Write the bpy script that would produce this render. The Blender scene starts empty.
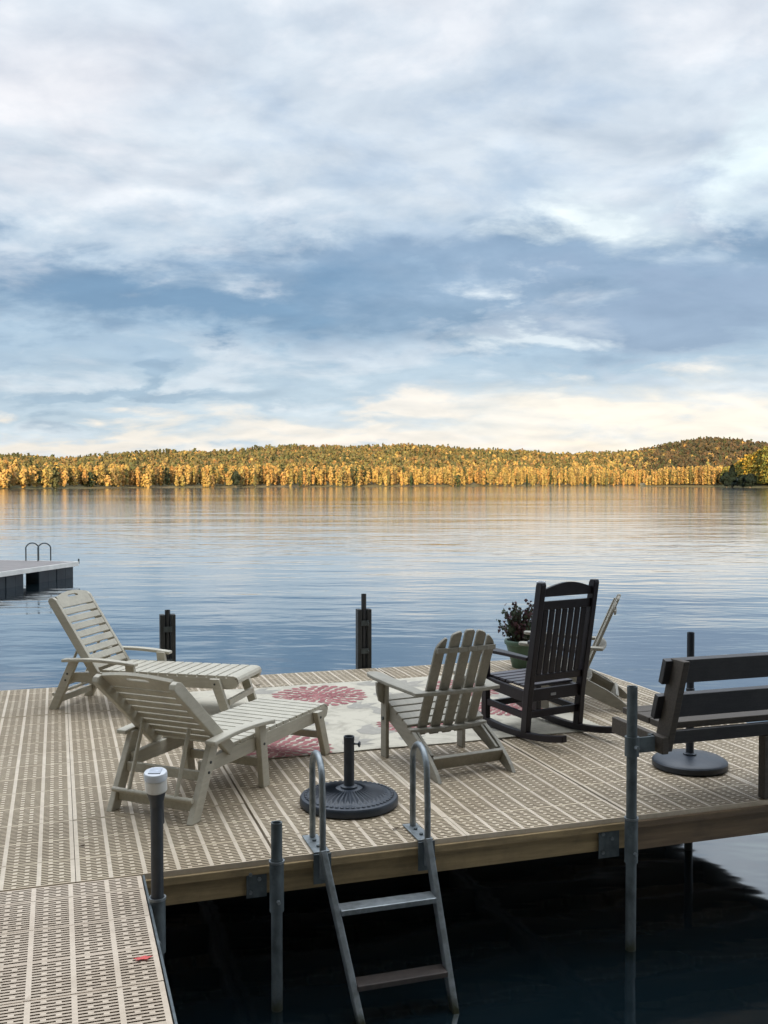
import bpy, bmesh, math, random
import numpy as np
from mathutils import Vector, Matrix
R = math.radians
PI = math.pi
random.seed(4)
rng = np.random.default_rng(7)
scene = bpy.context.scene
COL = scene.collection

# ------------------------------------------------------------------ camera
EYE = 1.75                       # metres above the decking
cam_d = bpy.data.cameras.new('camera')
cam = bpy.data.objects.new('camera', cam_d)
COL.objects.link(cam)
cam.location = (0, 0, EYE)
cam.rotation_euler = (R(90) - math.atan(28.5 / 1000), 0, 0)
cam_d.sensor_fit = 'VERTICAL'
cam_d.sensor_height = 24
cam_d.lens = 24 * 1000 / 1024
cam_d.clip_start = 0.05
cam_d.clip_end = 30000
scene.camera = cam

# ------------------------------------------------------------------ light
SUN_EL, SUN_AZ = 11.0, 187.0     # low evening sun behind the viewer (azimuth clockwise from +Y)
sun_d = bpy.data.lights.new('sun', 'SUN')
sun_d.energy = 5.0
sun_d.angle = R(0.53)
sun_d.color = (1.0, 0.73, 0.43)
sun = bpy.data.objects.new('sun', sun_d)
COL.objects.link(sun)
_sd = Vector((math.sin(R(SUN_AZ)) * math.cos(R(SUN_EL)), math.cos(R(SUN_AZ)) * math.cos(R(SUN_EL)), math.sin(R(SUN_EL))))
sun.rotation_euler = (-_sd).to_track_quat('-Z', 'Y').to_euler()

vs = scene.view_settings
vs.view_transform = 'Standard'
vs.look = 'None'
vs.exposure = 1.25
vs.gamma = 1
vs.use_curve_mapping = False


class NT:
    """tiny node helper"""
    def __init__(self, tree):
        self.t = tree
        tree.nodes.clear()

    def n(self, kind, ins=None, **kw):
        nd = self.t.nodes.new(kind)
        for k, v in kw.items():
            setattr(nd, k, v)
        for k, v in (ins or {}).items():
            s = nd.inputs[k]
            if isinstance(v, bpy.types.NodeSocket):
                self.t.links.new(v, s)
            else:
                s.default_value = v
        return nd

    def m(self, op, a, b=0.0, c=0.0, clamp=False):
        nd = self.n('ShaderNodeMath', {0: a, 1: b, 2: c}, operation=op)
        nd.use_clamp = clamp
        return nd.outputs[0]

    def mix(self, f, a, b, mode='MIX'):
        nd = self.n('ShaderNodeMixRGB', {0: f, 1: a, 2: b}, blend_type=mode)
        return nd.outputs[0]

    def ramp(self, f, stops, interp='LINEAR'):
        nd = self.n('ShaderNodeValToRGB', {0: f})
        cr = nd.color_ramp
        cr.interpolation = interp
        while len(cr.elements) < len(stops):
            cr.elements.new(0.5)
        for e, (p, c) in zip(cr.elements, stops):
            e.position = p
            e.color = (c[0], c[1], c[2], 1)
        return nd.outputs[0]

    def noise(self, vec, scale, detail=4, rough=0.55, dist=0.0):
        nd = self.n('ShaderNodeTexNoise', {'Vector': vec, 'Scale': scale, 'Detail': detail, 'Roughness': rough, 'Distortion': dist})
        return nd.outputs[0]


def lin(r, g, b):
    f = lambda c: (c / 255 / 12.92) if c <= 10 else ((c / 255 + 0.055) / 1.055) ** 2.4
    return (f(r), f(g), f(b))


# ------------------------------------------------------------------ sky
world = bpy.data.worlds.new('World')
scene.world = world
world.use_nodes = True
w = NT(world.node_tree)
tc = w.n('ShaderNodeTexCoord').outputs['Generated']
sep = w.n('ShaderNodeSeparateXYZ', {0: tc})
dx, dy, dz = sep.outputs
zc = w.m('MAXIMUM', dz, 0.0)
den = w.m('ADD', zc, 0.26)
px = w.m('DIVIDE', dx, den)
py = w.m('DIVIDE', dy, den)


def plane(kx, ky, oy=0.0, seed=0.0):
    """a point of the cloud sheet seen in this direction"""
    return w.n('ShaderNodeCombineXYZ', {0: w.m('MULTIPLY', px, kx), 1: w.m('ADD', w.m('MULTIPLY', py, ky), oy), 2: seed}).outputs[0]


def S(r, g, b):
    return lin(r, g, b)


n1 = w.m('SUBTRACT', w.noise(plane(0.75, 1.0, 0, 0.37), 2.0, 3, 0.5, 0.2), 0.5)
n2 = w.m('SUBTRACT', w.noise(plane(1.0, 1.1, 0, 3.1), 5.6, 9, 0.58, 0.2), 0.5)
n3 = w.m('SUBTRACT', w.noise(plane(0.8, 1.0, 0, 5.7), 3.6, 9, 0.58, 0.25), 0.5)
# billows are lit from above: the sheet compared with itself a little higher up
r1 = w.m('SUBTRACT', w.noise(plane(0.85, 0.95, 0, 5.7), 5.0, 7, 0.5, 0.3), w.noise(plane(0.85, 0.95, -0.05, 5.7), 5.0, 7, 0.5, 0.3))
amp = w.m('MINIMUM', w.m('ADD', w.m('MULTIPLY', zc, 0.8), 0.02), 0.2)
zz = w.m('ADD', zc, w.m('MULTIPLY', amp, w.m('ADD', w.m('MULTIPLY', n1, 1.1), w.m('MULTIPLY', n2, 1.0))))
zz = w.m('ADD', zz, w.m('MULTIPLY', dx, -0.03))
base = w.ramp(w.m('DIVIDE', zz, 0.55, clamp=True), [
    (0.00, S(236, 220, 202)), (0.035, S(238, 228, 215)), (0.062, S(224, 225, 226)), (0.10, S(184, 201, 216)),
    (0.18, S(170, 188, 205)), (0.25, S(158, 180, 201)), (0.31, S(122, 147, 174)), (0.37, S(130, 154, 180)), (0.44, S(180, 195, 210)),
    (0.52, S(203, 212, 221)), (0.72, S(199, 209, 220)), (1.0, S(206, 213, 222))])
high = w.m('MULTIPLY', w.m('SUBTRACT', zz, 0.19), 9.0, clamp=True)
puff = w.m('MULTIPLY', w.m('SUBTRACT', n3, 0.015), 8.0, clamp=True)
col = w.mix(w.m('MULTIPLY', puff, w.m('ADD', 0.38, w.m('MULTIPLY', high, 0.25))), base, S(230, 231, 235) + (1,))
belly = w.m('MULTIPLY', w.m('SUBTRACT', -0.02, n3), 7.0, clamp=True)
col = w.mix(w.m('MULTIPLY', belly, w.m('ADD', 0.30, w.m('MULTIPLY', high, 0.22))), col, S(158, 180, 205) + (1,))


def patch(azim, elev, sx, sz, colr, amount):
    """one break or bank in the cloud, given by compass azimuth and elevation"""
    global col
    a = w.n('ShaderNodeMath', {0: dx, 1: dy}, operation='ARCTAN2').outputs[0]
    u = w.m('DIVIDE', w.m('SUBTRACT', w.m('ADD', a, w.m('MULTIPLY', n2, 0.24)), R(azim)), sx)
    v = w.m('DIVIDE', w.m('SUBTRACT', w.m('ADD', zc, w.m('ADD', w.m('MULTIPLY', n3, 0.15), w.m('MULTIPLY', n1, 0.05))), math.sin(R(elev))), sz)
    d = w.m('ADD', w.m('MULTIPLY', u, u), w.m('MULTIPLY', v, v))
    g = w.m('EXPONENT', w.m('MULTIPLY', d, -1.0))
    g = w.m('MULTIPLY', w.m('SUBTRACT', g, 0.12), 1.5, clamp=True)
    col = w.mix(w.m('MULTIPLY', g, amount, clamp=True), col, colr + (1,))


patch(15, 3.8, 0.19, 0.034, S(241, 232, 221), 0.95)
patch(-1, 2.8, 0.17, 0.021, S(238, 228, 218), 0.8)
patch(-18, 2.2, 0.20, 0.017, S(236, 226, 215), 0.8)
patch(-14, 4.8, 0.12, 0.012, S(132, 158, 184), 0.7)
patch(18, 9.3, 0.17, 0.034, S(138, 158, 184), 1.0)
patch(12, 13.6, 0.075, 0.026, S(228, 237, 239), 0.95)
patch(8.5, 9.0, 0.06, 0.016, S(220, 228, 233), 0.75)
patch(21, 16.5, 0.05, 0.04, S(226, 239, 242), 0.85)
patch(-11, 10.0, 0.20, 0.022, S(106, 138, 170), 0.95)
patch(-18, 21, 0.14, 0.05, S(231, 228, 231), 0.5)
shade = w.m('ADD', 1.0, w.m('MULTIPLY', r1, w.m('ADD', 0.7, w.m('MULTIPLY', high, 0.35))))
shade = w.m('MINIMUM', w.m('MAXIMUM', shade, 0.74), 1.18)
col = w.mix(1.0, col, w.n('ShaderNodeCombineXYZ', {0: shade, 1: w.m('POWER', shade, 0.86), 2: w.m('POWER', shade, 0.68)}).outputs[0], 'MULTIPLY')
# the overhead part of the sheet, out of view, brightened to light the deck and seats from above
up = w.m('MULTIPLY', w.m('SUBTRACT', dz, 0.52), 2.6, clamp=True)
gain = w.m('ADD', 1.0, w.m('MULTIPLY', w.m('MULTIPLY', up, w.m('MULTIPLY', w.m('ADD', dy, 0.35), 2.0, clamp=True)), 4.6))
gain = w.m('MULTIPLY', gain, 4.6)
col = w.mix(1.0, col, w.n('ShaderNodeCombineXYZ', {0: gain, 1: gain, 2: gain}).outputs[0], 'MULTIPLY')
sky = w.n('ShaderNodeTexSky', sky_type='NISHITA', sun_disc=False)
sky.sun_elevation = R(SUN_EL)
sky.sun_rotation = R(SUN_AZ)
sky.air_density = 1.0
sky.dust_density = 1.0
tot = w.mix(1.0, col, w.mix(1.0, sky.outputs[0], (0.07, 0.07, 0.07, 1), 'MULTIPLY'), 'ADD')
bg = w.n('ShaderNodeBackground', {0: tot, 1: 0.1})
w.t.links.new(bg.outputs[0], w.n('ShaderNodeOutputWorld').inputs[0])


# ------------------------------------------------------------------ materials
WATER = -0.67


def mat(name, base, rough=0.6, var=0.15, scale=12.0, stretch=(1, 1, 1), metal=0.0, bump=0.0, bscale=60.0, spec=0.5,
        dirt=None, dirt_amt=0.0, dscale=3.0, object_space=True, rvar=0.12, tide=False):
    m = bpy.data.materials.new(name)
    m.use_nodes = True
    t = NT(m.node_tree)
    tcn = t.n('ShaderNodeTexCoord').outputs['Object' if object_space else 'Generated']
    mp = t.n('ShaderNodeMapping', {0: tcn, 3: stretch}).outputs[0]
    nz = t.noise(mp, scale, 6, 0.6)
    lo = tuple(c * (1 - var) for c in base) + (1,)
    hi = tuple(min(1, c * (1 + var)) for c in base) + (1,)
    c = t.mix(t.m('MULTIPLY', t.m('SUBTRACT', nz, 0.3), 2.5, clamp=True), lo, hi)
    if dirt:
        dn = t.noise(tcn, dscale, 8, 0.65)
        c = t.mix(t.m('MULTIPLY', t.m('MULTIPLY', t.m('SUBTRACT', dn, 0.45), 4, clamp=True), dirt_amt), c, dirt + (1,))
    if tide:      # green-brown scum up to the high water mark
        hz_ = t.n('ShaderNodeSeparateXYZ', {0: t.n('ShaderNodeNewGeometry').outputs['Position']}).outputs[2]
        edge = t.m('ADD', hz_, t.m('MULTIPLY', t.noise(tcn, 14, 5, 0.7), 0.16))
        c = t.mix(t.m('MULTIPLY', t.m('SUBTRACT', WATER + 0.17, edge), 14, clamp=True), c, (0.035, 0.038, 0.020, 1))
    b = t.n('ShaderNodeBsdfPrincipled', {'Base Color': c, 'Metallic': metal})
    b.inputs['Specular IOR Level'].default_value = spec
    t.t.links.new(t.m('ADD', rough - rvar / 2, t.m('MULTIPLY', nz, rvar)), b.inputs['Roughness'])
    if bump:
        bn = t.noise(mp, bscale, 4, 0.6)
        bp = t.n('ShaderNodeBump', {'Strength': bump, 'Distance': 0.004, 'Height': bn})
        t.t.links.new(bp.outputs[0], b.inputs['Normal'])
    t.t.links.new(b.outputs[0], t.n('ShaderNodeOutputMaterial').inputs[0])
    return m


M = {}
M['sand'] = mat('sand_plastic_lumber', (0.44, 0.405, 0.32), 0.55, 0.10, 9, (1, 6, 6), bump=0.15, bscale=40, dirt=(0.24, 0.21, 0.16), dirt_amt=0.35, dscale=5)
M['weathered'] = mat('weathered_sand_plastic_lumber', (0.27, 0.25, 0.20), 0.6, 0.12, 9, (1, 6, 6), bump=0.2, bscale=40, dirt=(0.15, 0.13, 0.10), dirt_amt=0.4, dscale=6)
M['mahogany'] = mat('dark_plastic_lumber', (0.012, 0.009, 0.012), 0.36, 0.25, 14, (1, 1, 1), bump=0.1, dirt=(0.05, 0.045, 0.045), dirt_amt=0.15, spec=0.28)
M['mahogany_sheen'] = mat('dark_plastic_lumber_painted_sheen', (0.055, 0.047, 0.055), 0.4, 0.25, 14, bump=0.1, dirt=(0.11, 0.10, 0.10), dirt_amt=0.5, spec=0.6)  # paler grey paints in the sky sheen on the rocker seat
M['dark_wood'] = mat('dark_weathered_plank', (0.018, 0.017, 0.018), 0.45, 0.35, 7, (1, 14, 14), bump=0.4, bscale=30, dirt=(0.09, 0.08, 0.07), dirt_amt=0.35)
M['grey_wood'] = mat('brown_weathered_plank', (0.062, 0.049, 0.036), 0.7, 0.3, 8, (1, 10, 10), bump=0.5, bscale=30)
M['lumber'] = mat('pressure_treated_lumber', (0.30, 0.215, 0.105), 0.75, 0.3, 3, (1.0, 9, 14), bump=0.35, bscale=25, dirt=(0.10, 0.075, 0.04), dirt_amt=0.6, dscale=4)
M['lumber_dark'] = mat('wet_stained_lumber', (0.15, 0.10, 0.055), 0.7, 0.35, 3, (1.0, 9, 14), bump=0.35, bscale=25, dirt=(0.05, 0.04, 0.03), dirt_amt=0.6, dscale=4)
M['joist'] = mat('shade_dark_joist', (0.045, 0.032, 0.02), 0.8, 0.35, 3, (1.0, 9, 14))  # near-black brown puts the shade under the dock into the wood colour
M['galv'] = mat('galvanised_steel', (0.24, 0.265, 0.275), 0.42, 0.25, 22, metal=0.7, bump=0.12, dirt=(0.09, 0.095, 0.09), dirt_amt=0.65, dscale=12, tide=True)
M['pipe'] = mat('dull_galvanised_pipe', (0.095, 0.115, 0.12), 0.5, 0.35, 16, (1, 1, 0.4), metal=0.35, bump=0.15, dirt=(0.035, 0.04, 0.04), dirt_amt=0.7, dscale=11, tide=True)
M['rusty'] = mat('rusty_wet_steel', (0.042, 0.034, 0.029), 0.6, 0.35, 30, metal=0.3, bump=0.3, dirt=(0.05, 0.035, 0.03), dirt_amt=0.6)
M['pipe_dark'] = mat('black_painted_pipe', (0.03, 0.034, 0.038), 0.45, 0.2, 16, bump=0.1)
M['bumper'] = mat('dark_stained_bumper_board', (0.028, 0.030, 0.029), 0.7, 0.35, 8, (9, 9, 1), bump=0.4, dirt=(0.07, 0.075, 0.07), dirt_amt=0.4)
M['resin'] = mat('black_cast_resin', (0.017, 0.024, 0.035), 0.42, 0.2, 18, bump=0.12, dirt=(0.05, 0.055, 0.06), dirt_amt=0.3, dscale=12)
M['lens'] = mat('frosted_lamp_plastic', (0.62, 0.60, 0.54), 0.3, 0.06, 20)
M['solar'] = mat('pale_solar_cell', (0.40, 0.43, 0.48), 0.2, 0.2, 60)
M['silver'] = mat('pale_grey_plastic', (0.52, 0.54, 0.56), 0.3, 0.1, 20)
M['pot'] = mat('green_glazed_pot', (0.055, 0.105, 0.065), 0.4, 0.2, 10, bump=0.1)
M['soil'] = mat('potting_soil', (0.03, 0.022, 0.015), 0.9, 0.4, 40)
M['raft_white'] = mat('white_raft_trim', (0.70, 0.68, 0.63), 0.6, 0.12, 3)
M['raft_deck'] = mat('grey_raft_boards', (0.22, 0.20, 0.19), 0.8, 0.25, 2, (1, 9, 1), bump=0.2)
M['float'] = mat('navy_float_plastic', (0.008, 0.015, 0.023), 0.5, 0.3, 3, dirt=(0.04, 0.05, 0.05), dirt_amt=0.4)
M['rubber'] = mat('black_rubber', (0.012, 0.012, 0.013), 0.8, 0.2, 20)
M['leaf_red'] = mat('red_leaf', (0.55, 0.08, 0.07), 0.6, 0.2, 30)
M['leaf_brown'] = mat('brown_leaf', (0.07, 0.045, 0.025), 0.8, 0.3, 40)
M['plate'] = mat('grey_maker_plate', (0.25, 0.25, 0.26), 0.35, 0.1, 40, metal=0.6)


def deck_mat(name, base, bump=0.25):
    m = bpy.data.materials.new(name)
    m.use_nodes = True
    t = NT(m.node_tree)
    pos = t.n('ShaderNodeNewGeometry').outputs['Position']
    fine = t.noise(pos, 45, 5, 0.6)
    mid = t.noise(pos, 5, 6, 0.65, 0.4)
    big = t.noise(pos, 0.9, 5, 0.6, 0.6)
    c = t.mix(t.m('MULTIPLY', t.m('SUBTRACT', fine, 0.3), 2.2, clamp=True), tuple(x * 0.88 for x in base) + (1,), tuple(x * 1.1 for x in base) + (1,))
    c = t.mix(t.m('MULTIPLY', t.m('MULTIPLY', t.m('SUBTRACT', mid, 0.47), 4.5, clamp=True), 0.40), c, (base[0] * 0.55, base[1] * 0.52, base[2] * 0.5, 1))
    c = t.mix(t.m('MULTIPLY', t.m('MULTIPLY', t.m('SUBTRACT', big, 0.43), 4, clamp=True), 0.45), c, (base[0] * 0.74, base[1] * 0.69, base[2] * 0.62, 1))
    oc = t.n('ShaderNodeSeparateXYZ', {0: t.n('ShaderNodeTexCoord').outputs['Object']}).outputs
    cell = t.n('ShaderNodeCombineXYZ', {0: t.m('FLOOR', t.m('DIVIDE', t.m('SUBTRACT', oc[0], 0.064), 0.955)), 1: t.m('FLOOR', t.m('DIVIDE', t.m('SUBTRACT', oc[1], 4.55), 0.283)), 2: 0.0}).outputs[0]
    wn = t.n('ShaderNodeTexWhiteNoise', {0: cell}, noise_dimensions='3D').outputs[0]
    c = t.mix(t.m('MULTIPLY', wn, 0.16), c, (base[0] * 0.45, base[1] * 0.42, base[2] * 0.38, 1))
    spots = t.noise(pos, 16, 3, 0.5)
    c = t.mix(t.m('MULTIPLY', t.m('SUBTRACT', spots, 0.66), 6, clamp=True), c, (base[0] * 0.5, base[1] * 0.46, base[2] * 0.42, 1))
    b = t.n('ShaderNodeBsdfPrincipled', {'Base Color': c})
    b.inputs['Specular IOR Level'].default_value = 0.35
    t.t.links.new(t.m('ADD', 0.42, t.m('MULTIPLY', mid, 0.3)), b.inputs['Roughness'])
    bp = t.n('ShaderNodeBump', {'Strength': bump, 'Distance': 0.002, 'Height': fine})
    t.t.links.new(bp.outputs[0], b.inputs['Normal'])
    t.t.links.new(b.outputs[0], t.n('ShaderNodeOutputMaterial').inputs[0])
    return m


M['deck'] = deck_mat('pale_worn_plastic', (0.55, 0.465, 0.355))
M['deck_bar'] = deck_mat('brown_beige_plastic', (0.45, 0.365, 0.25))
M['deck_slot'] = deck_mat('slot_wall_painted_shade', (0.22, 0.165, 0.11))  # slot walls coloured darker to deepen the shade in the openings
M['walk'] = deck_mat('pale_pinkish_plastic', (0.56, 0.465, 0.36))
M['walk_bar'] = deck_mat('pale_scuffed_plastic', (0.475, 0.385, 0.29))
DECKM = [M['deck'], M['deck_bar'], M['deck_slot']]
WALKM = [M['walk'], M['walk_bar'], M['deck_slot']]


def water_mat():
    m = bpy.data.materials.new('lake_water')
    m.use_nodes = True
    t = NT(m.node_tree)
    pos = t.n('ShaderNodeNewGeometry').outputs['Position']
    mp = t.n('ShaderNodeMapping', {0: pos, 2: (0, 0, R(12)), 3: (0.45, 1.0, 1.0)}).outputs[0]
    calm = t.m('MULTIPLY', t.m('SUBTRACT', t.noise(t.n('ShaderNodeMapping', {0: pos, 3: (0.25, 1, 1)}).outputs[0], 0.035, 4, 0.55, 0.5), 0.36), 3.2, clamp=True)
    calm = t.m('ADD', 0.25, t.m('MULTIPLY', calm, 0.75))
    a = t.noise(mp, 0.55, 3, 0.5, 0.3)
    b_ = t.noise(mp, 1.9, 3, 0.5, 0.2)
    c_ = t.noise(mp, 0.16, 2, 0.5)
    h = t.m('ADD', t.m('MULTIPLY', a, 0.046), t.m('ADD', t.m('MULTIPLY', b_, 0.019), t.m('MULTIPLY', c_, 0.06)))
    h = t.m('MULTIPLY', h, calm)
    bp = t.n('ShaderNodeBump', {'Strength': 1.0, 'Distance': 1.0, 'Height': h})
    body = t.n('ShaderNodeBsdfDiffuse', {'Color': (0.003, 0.008, 0.011, 1), 'Normal': bp.outputs[0]})
    gl = t.n('ShaderNodeBsdfGlossy', {'Color': (0.96, 0.98, 1.0, 1), 'Roughness': 0.062, 'Normal': bp.outputs[0]})
    fr = t.n('ShaderNodeFresnel', {'IOR': 1.333, 'Normal': bp.outputs[0]})
    f = t.m('POWER', fr.outputs[0], 0.48)
    mx = t.n('ShaderNodeMixShader', {0: f, 1: body.outputs[0], 2: gl.outputs[0]})
    t.t.links.new(mx.outputs[0], t.n('ShaderNodeOutputMaterial').inputs[0])
    return m


M['water'] = water_mat()


def foliage_mat(name, rough=0.7, trans=0.0):
    m = bpy.data.materials.new(name)
    m.use_nodes = True
    t = NT(m.node_tree)
    at = t.n('ShaderNodeVertexColor', layer_name='tint').outputs[0]
    b = t.n('ShaderNodeBsdfPrincipled', {'Base Color': at, 'Roughness': rough})
    b.inputs['Specular IOR Level'].default_value = 0.2
    out = b.outputs[0]
    if trans:
        tr = t.n('ShaderNodeBsdfTranslucent', {0: at})
        out = t.n('ShaderNodeMixShader', {0: trans, 1: b.outputs[0], 2: tr.outputs[0]}).outputs[0]
    t.t.links.new(out, t.n('ShaderNodeOutputMaterial').inputs[0])
    return m


M['foliage'] = foliage_mat('mixed_foliage', 0.75, 0.25)
M['bark'] = mat('tree_bark', (0.12, 0.10, 0.08), 0.9, 0.3, 3)


def terrain_mat():
    m = bpy.data.materials.new('forest_floor')
    m.use_nodes = True
    t = NT(m.node_tree)
    pos = t.n('ShaderNodeNewGeometry').outputs['Position']
    n = t.noise(pos, 0.02, 8, 0.65)
    c = t.ramp(n, [(0.3, (0.05, 0.06, 0.02)), (0.5, (0.10, 0.08, 0.025)), (0.7, (0.09, 0.06, 0.03))])
    b = t.n('ShaderNodeBsdfPrincipled', {'Base Color': c, 'Roughness': 0.95})
    t.t.links.new(b.outputs[0], t.n('ShaderNodeOutputMaterial').inputs[0])
    return m


M['terrain'] = terrain_mat()


def rug_mat(name, c0, c1, scale=9, thr=0.5):
    m = bpy.data.materials.new(name)
    m.use_nodes = True
    t = NT(m.node_tree)
    pos = t.n('ShaderNodeTexCoord').outputs['Object']
    weave = t.n('ShaderNodeTexWave', {'Vector': pos, 'Scale': 55.0, 'Distortion': 0.5}).outputs[1]
    n = t.noise(pos, scale, 6, 0.65, 0.8)
    c = t.mix(t.m('MULTIPLY', t.m('SUBTRACT', n, thr), 5, clamp=True), c0 + (1,), c1 + (1,))
    c = t.mix(t.m('MULTIPLY', weave, 0.12), c, (0.2, 0.18, 0.16, 1))
    b = t.n('ShaderNodeBsdfPrincipled', {'Base Color': c, 'Roughness': 0.9})
    b.inputs['Specular IOR Level'].default_value = 0.2
    t.t.links.new(b.outputs[0], t.n('ShaderNodeOutputMaterial').inputs[0])
    return m


M['rug'] = rug_mat('cream_woven_rug', (0.50, 0.46, 0.37), (0.36, 0.33, 0.265), 6, 0.47)
M['petal'] = rug_mat('rose_red_print', (0.30, 0.115, 0.115), (0.43, 0.26, 0.23), 16)
M['petal_dark'] = rug_mat('deep_rose_print', (0.24, 0.085, 0.088), (0.36, 0.19, 0.175), 16)
M['rug_grey'] = rug_mat('grey_leaf_print', (0.31, 0.29, 0.25), (0.42, 0.39, 0.32), 16)


# ------------------------------------------------------------------ mesh helpers
class MB:
    def __init__(self):
        self.v, self.f, self.mi = [], [], []

    def add(self, verts, faces, mi=0):
        o = len(self.v)
        self.v += [tuple(p) for p in verts]
        self.f += [tuple(i + o for i in f) for f in faces]
        self.mi += [mi] * len(faces)
        return self

    def box(self, c, s, rot=None, mi=0):
        hx, hy, hz = s[0] / 2, s[1] / 2, s[2] / 2
        vs_ = [Vector((x, y, z)) for x in (-hx, hx) for y in (-hy, hy) for z in (-hz, hz)]
        if rot is not None:
            vs_ = [rot @ p for p in vs_]
        c = Vector(c)
        return self.add([p + c for p in vs_], [(0, 1, 3, 2), (4, 6, 7, 5), (0, 4, 5, 1), (2, 3, 7, 6), (0, 2, 6, 4), (1, 5, 7, 3)], mi)

    def beam(self, p0, p1, w_, t_, side=(0, 1, 0), mi=0):
        """bar from p0 to p1, w_ along side, t_ across it"""
        p0, p1 = Vector(p0), Vector(p1)
        d = (p1 - p0)
        L = d.length
        d.normalize()
        s = Vector(side)
        s = (s - d * s.dot(d)).normalized()
        n = d.cross(s)
        rot = Matrix((d, s, n)).transposed()
        return self.box((p0 + p1) / 2, (L, w_, t_), rot, mi)

    def prism(self, prof, y0, y1, mi=0, axes='xz'):
        """closed profile in the xz plane pushed from y0 to y1 (or xy pushed in z)"""
        n = len(prof)
        if axes == 'xz':
            vs_ = [(a, y0, b) for a, b in prof] + [(a, y1, b) for a, b in prof]
        elif axes == 'yz':
            vs_ = [(y0, a, b) for a, b in prof] + [(y1, a, b) for a, b in prof]
        else:
            vs_ = [(a, b, y0) for a, b in prof] + [(a, b, y1) for a, b in prof]
        fs = [tuple(range(n)), tuple(range(2 * n - 1, n - 1, -1))]
        fs += [(i, (i + 1) % n, (i + 1) % n + n, i + n) for i in range(n)]
        return self.add(vs_, fs, mi)

    def tube(self, pts, r, seg=12, mi=0, cap=True):
        pts = [Vector(p) for p in pts]
        n = len(pts)
        rs = r if isinstance(r, (list, tuple)) else [r] * n
        d0 = (pts[1] - pts[0]).normalized()
        ref = Vector((1, 0, 0)) if abs(d0.x) < 0.8 else Vector((0, 1, 0))
        a = (ref - d0 * ref.dot(d0)).normalized()
        vs_, fs = [], []
        for i, p in enumerate(pts):
            d = (pts[min(i + 1, n - 1)] - pts[max(i - 1, 0)]).normalized()
            a = (a - d * a.dot(d)).normalized()
            b = d.cross(a)
            for k in range(seg):
                an = 2 * PI * k / seg
                vs_.append(p + (a * math.cos(an) + b * math.sin(an)) * rs[i])
        for i in range(n - 1):
            for k in range(seg):
                k2 = (k + 1) % seg
                fs.append((i * seg + k, i * seg + k2, (i + 1) * seg + k2, (i + 1) * seg + k))
        if cap:
            fs.append(tuple(range(seg - 1, -1, -1)))
            fs.append(tuple((n - 1) * seg + k for k in range(seg)))
        return self.add(vs_, fs, mi)

    def lathe(self, prof, seg=32, c=(0, 0, 0), mi=0, cap=True, wob=None):
        vs_, fs = [], []
        for i, (r, z) in enumerate(prof):
            for k in range(seg):
                an = 2 * PI * k / seg
                rr = r * (wob(i, an) if wob else 1)
                vs_.append((c[0] + rr * math.cos(an), c[1] + rr * math.sin(an), c[2] + z))
        n = len(prof)
        for i in range(n - 1):
            for k in range(seg):
                k2 = (k + 1) % seg
                fs.append((i * seg + k, i * seg + k2, (i + 1) * seg + k2, (i + 1) * seg + k))
        if cap:
            fs.append(tuple(range(seg - 1, -1, -1)))
            fs.append(tuple((n - 1) * seg + k for k in range(seg)))
        return self.add(vs_, fs, mi)

    def build(self, name, material, parent=None, bevel=0.0, smooth=False, xf=None):
        me = bpy.data.meshes.new(name)
        vs_ = self.v if xf is None else [tuple(xf @ Vector(p)) for p in self.v]
        me.from_pydata(vs_, [], self.f)
        mats = material if isinstance(material, (list, tuple)) else [material]
        for m in mats:
            me.materials.append(m)
        if len(mats) > 1:
            me.polygons.foreach_set('material_index', self.mi)
        bm = bmesh.new()
        bm.from_mesh(me)
        bmesh.ops.recalc_face_normals(bm, faces=bm.faces)
        bm.to_mesh(me)
        bm.free()
        o = bpy.data.objects.new(name, me)
        COL.objects.link(o)
        if parent:
            o.parent = parent
        if smooth:
            for p in me.polygons:
                p.use_smooth = True
            md = o.modifiers.new('edge', 'EDGE_SPLIT')
            md.split_angle = R(38)
        if bevel:
            md = o.modifiers.new('bevel', 'BEVEL')
            md.width = bevel
            md.segments = 2
            md.limit_method = 'ANGLE'
            md.angle_limit = R(40)
        return o


def tag(o, label=None, cat=None, group=None, kind=None):
    for k, v in (('label', label), ('category', cat), ('group', group), ('kind', kind)):
        if v:
            o[k] = v
    return o


def empty(name, loc, rz, label, cat, group=None):
    o = bpy.data.objects.new(name, None)
    o.empty_display_size = 0.2
    COL.objects.link(o)
    o.location = loc
    o.rotation_euler = (0, 0, rz)
    return tag(o, label, cat, group)


def copy_tree(o, parent=None):
    c = o.copy()
    COL.objects.link(c)
    c.parent = parent
    for ch in list(o.children):
        copy_tree(ch, c)
    return c


# dock frame: s runs along the front edge, t runs out into the lake
AX = math.atan(0.327)
Es, Et = Vector((math.cos(AX), math.sin(AX), 0)), Vector((-math.sin(AX), math.cos(AX), 0))


def W(s, t, z=0.0):
    return Es * s + Et * t + Vector((0, 0, z))


WATER = -0.67

# ------------------------------------------------------------------ the lake and the land
mb = MB()
mb.add([(-9000, -300, WATER), (9000, -300, WATER), (9000, 12000, WATER), (-9000, 12000, WATER)], [(0, 1, 2, 3)])
lake = tag(mb.build('lake_water', M['water']), kind='structure')


def interp(x, xs, ys):
    return float(np.interp(x, xs, ys))


def px_az(x):
    return math.atan((x - 384) / 1000)


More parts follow.
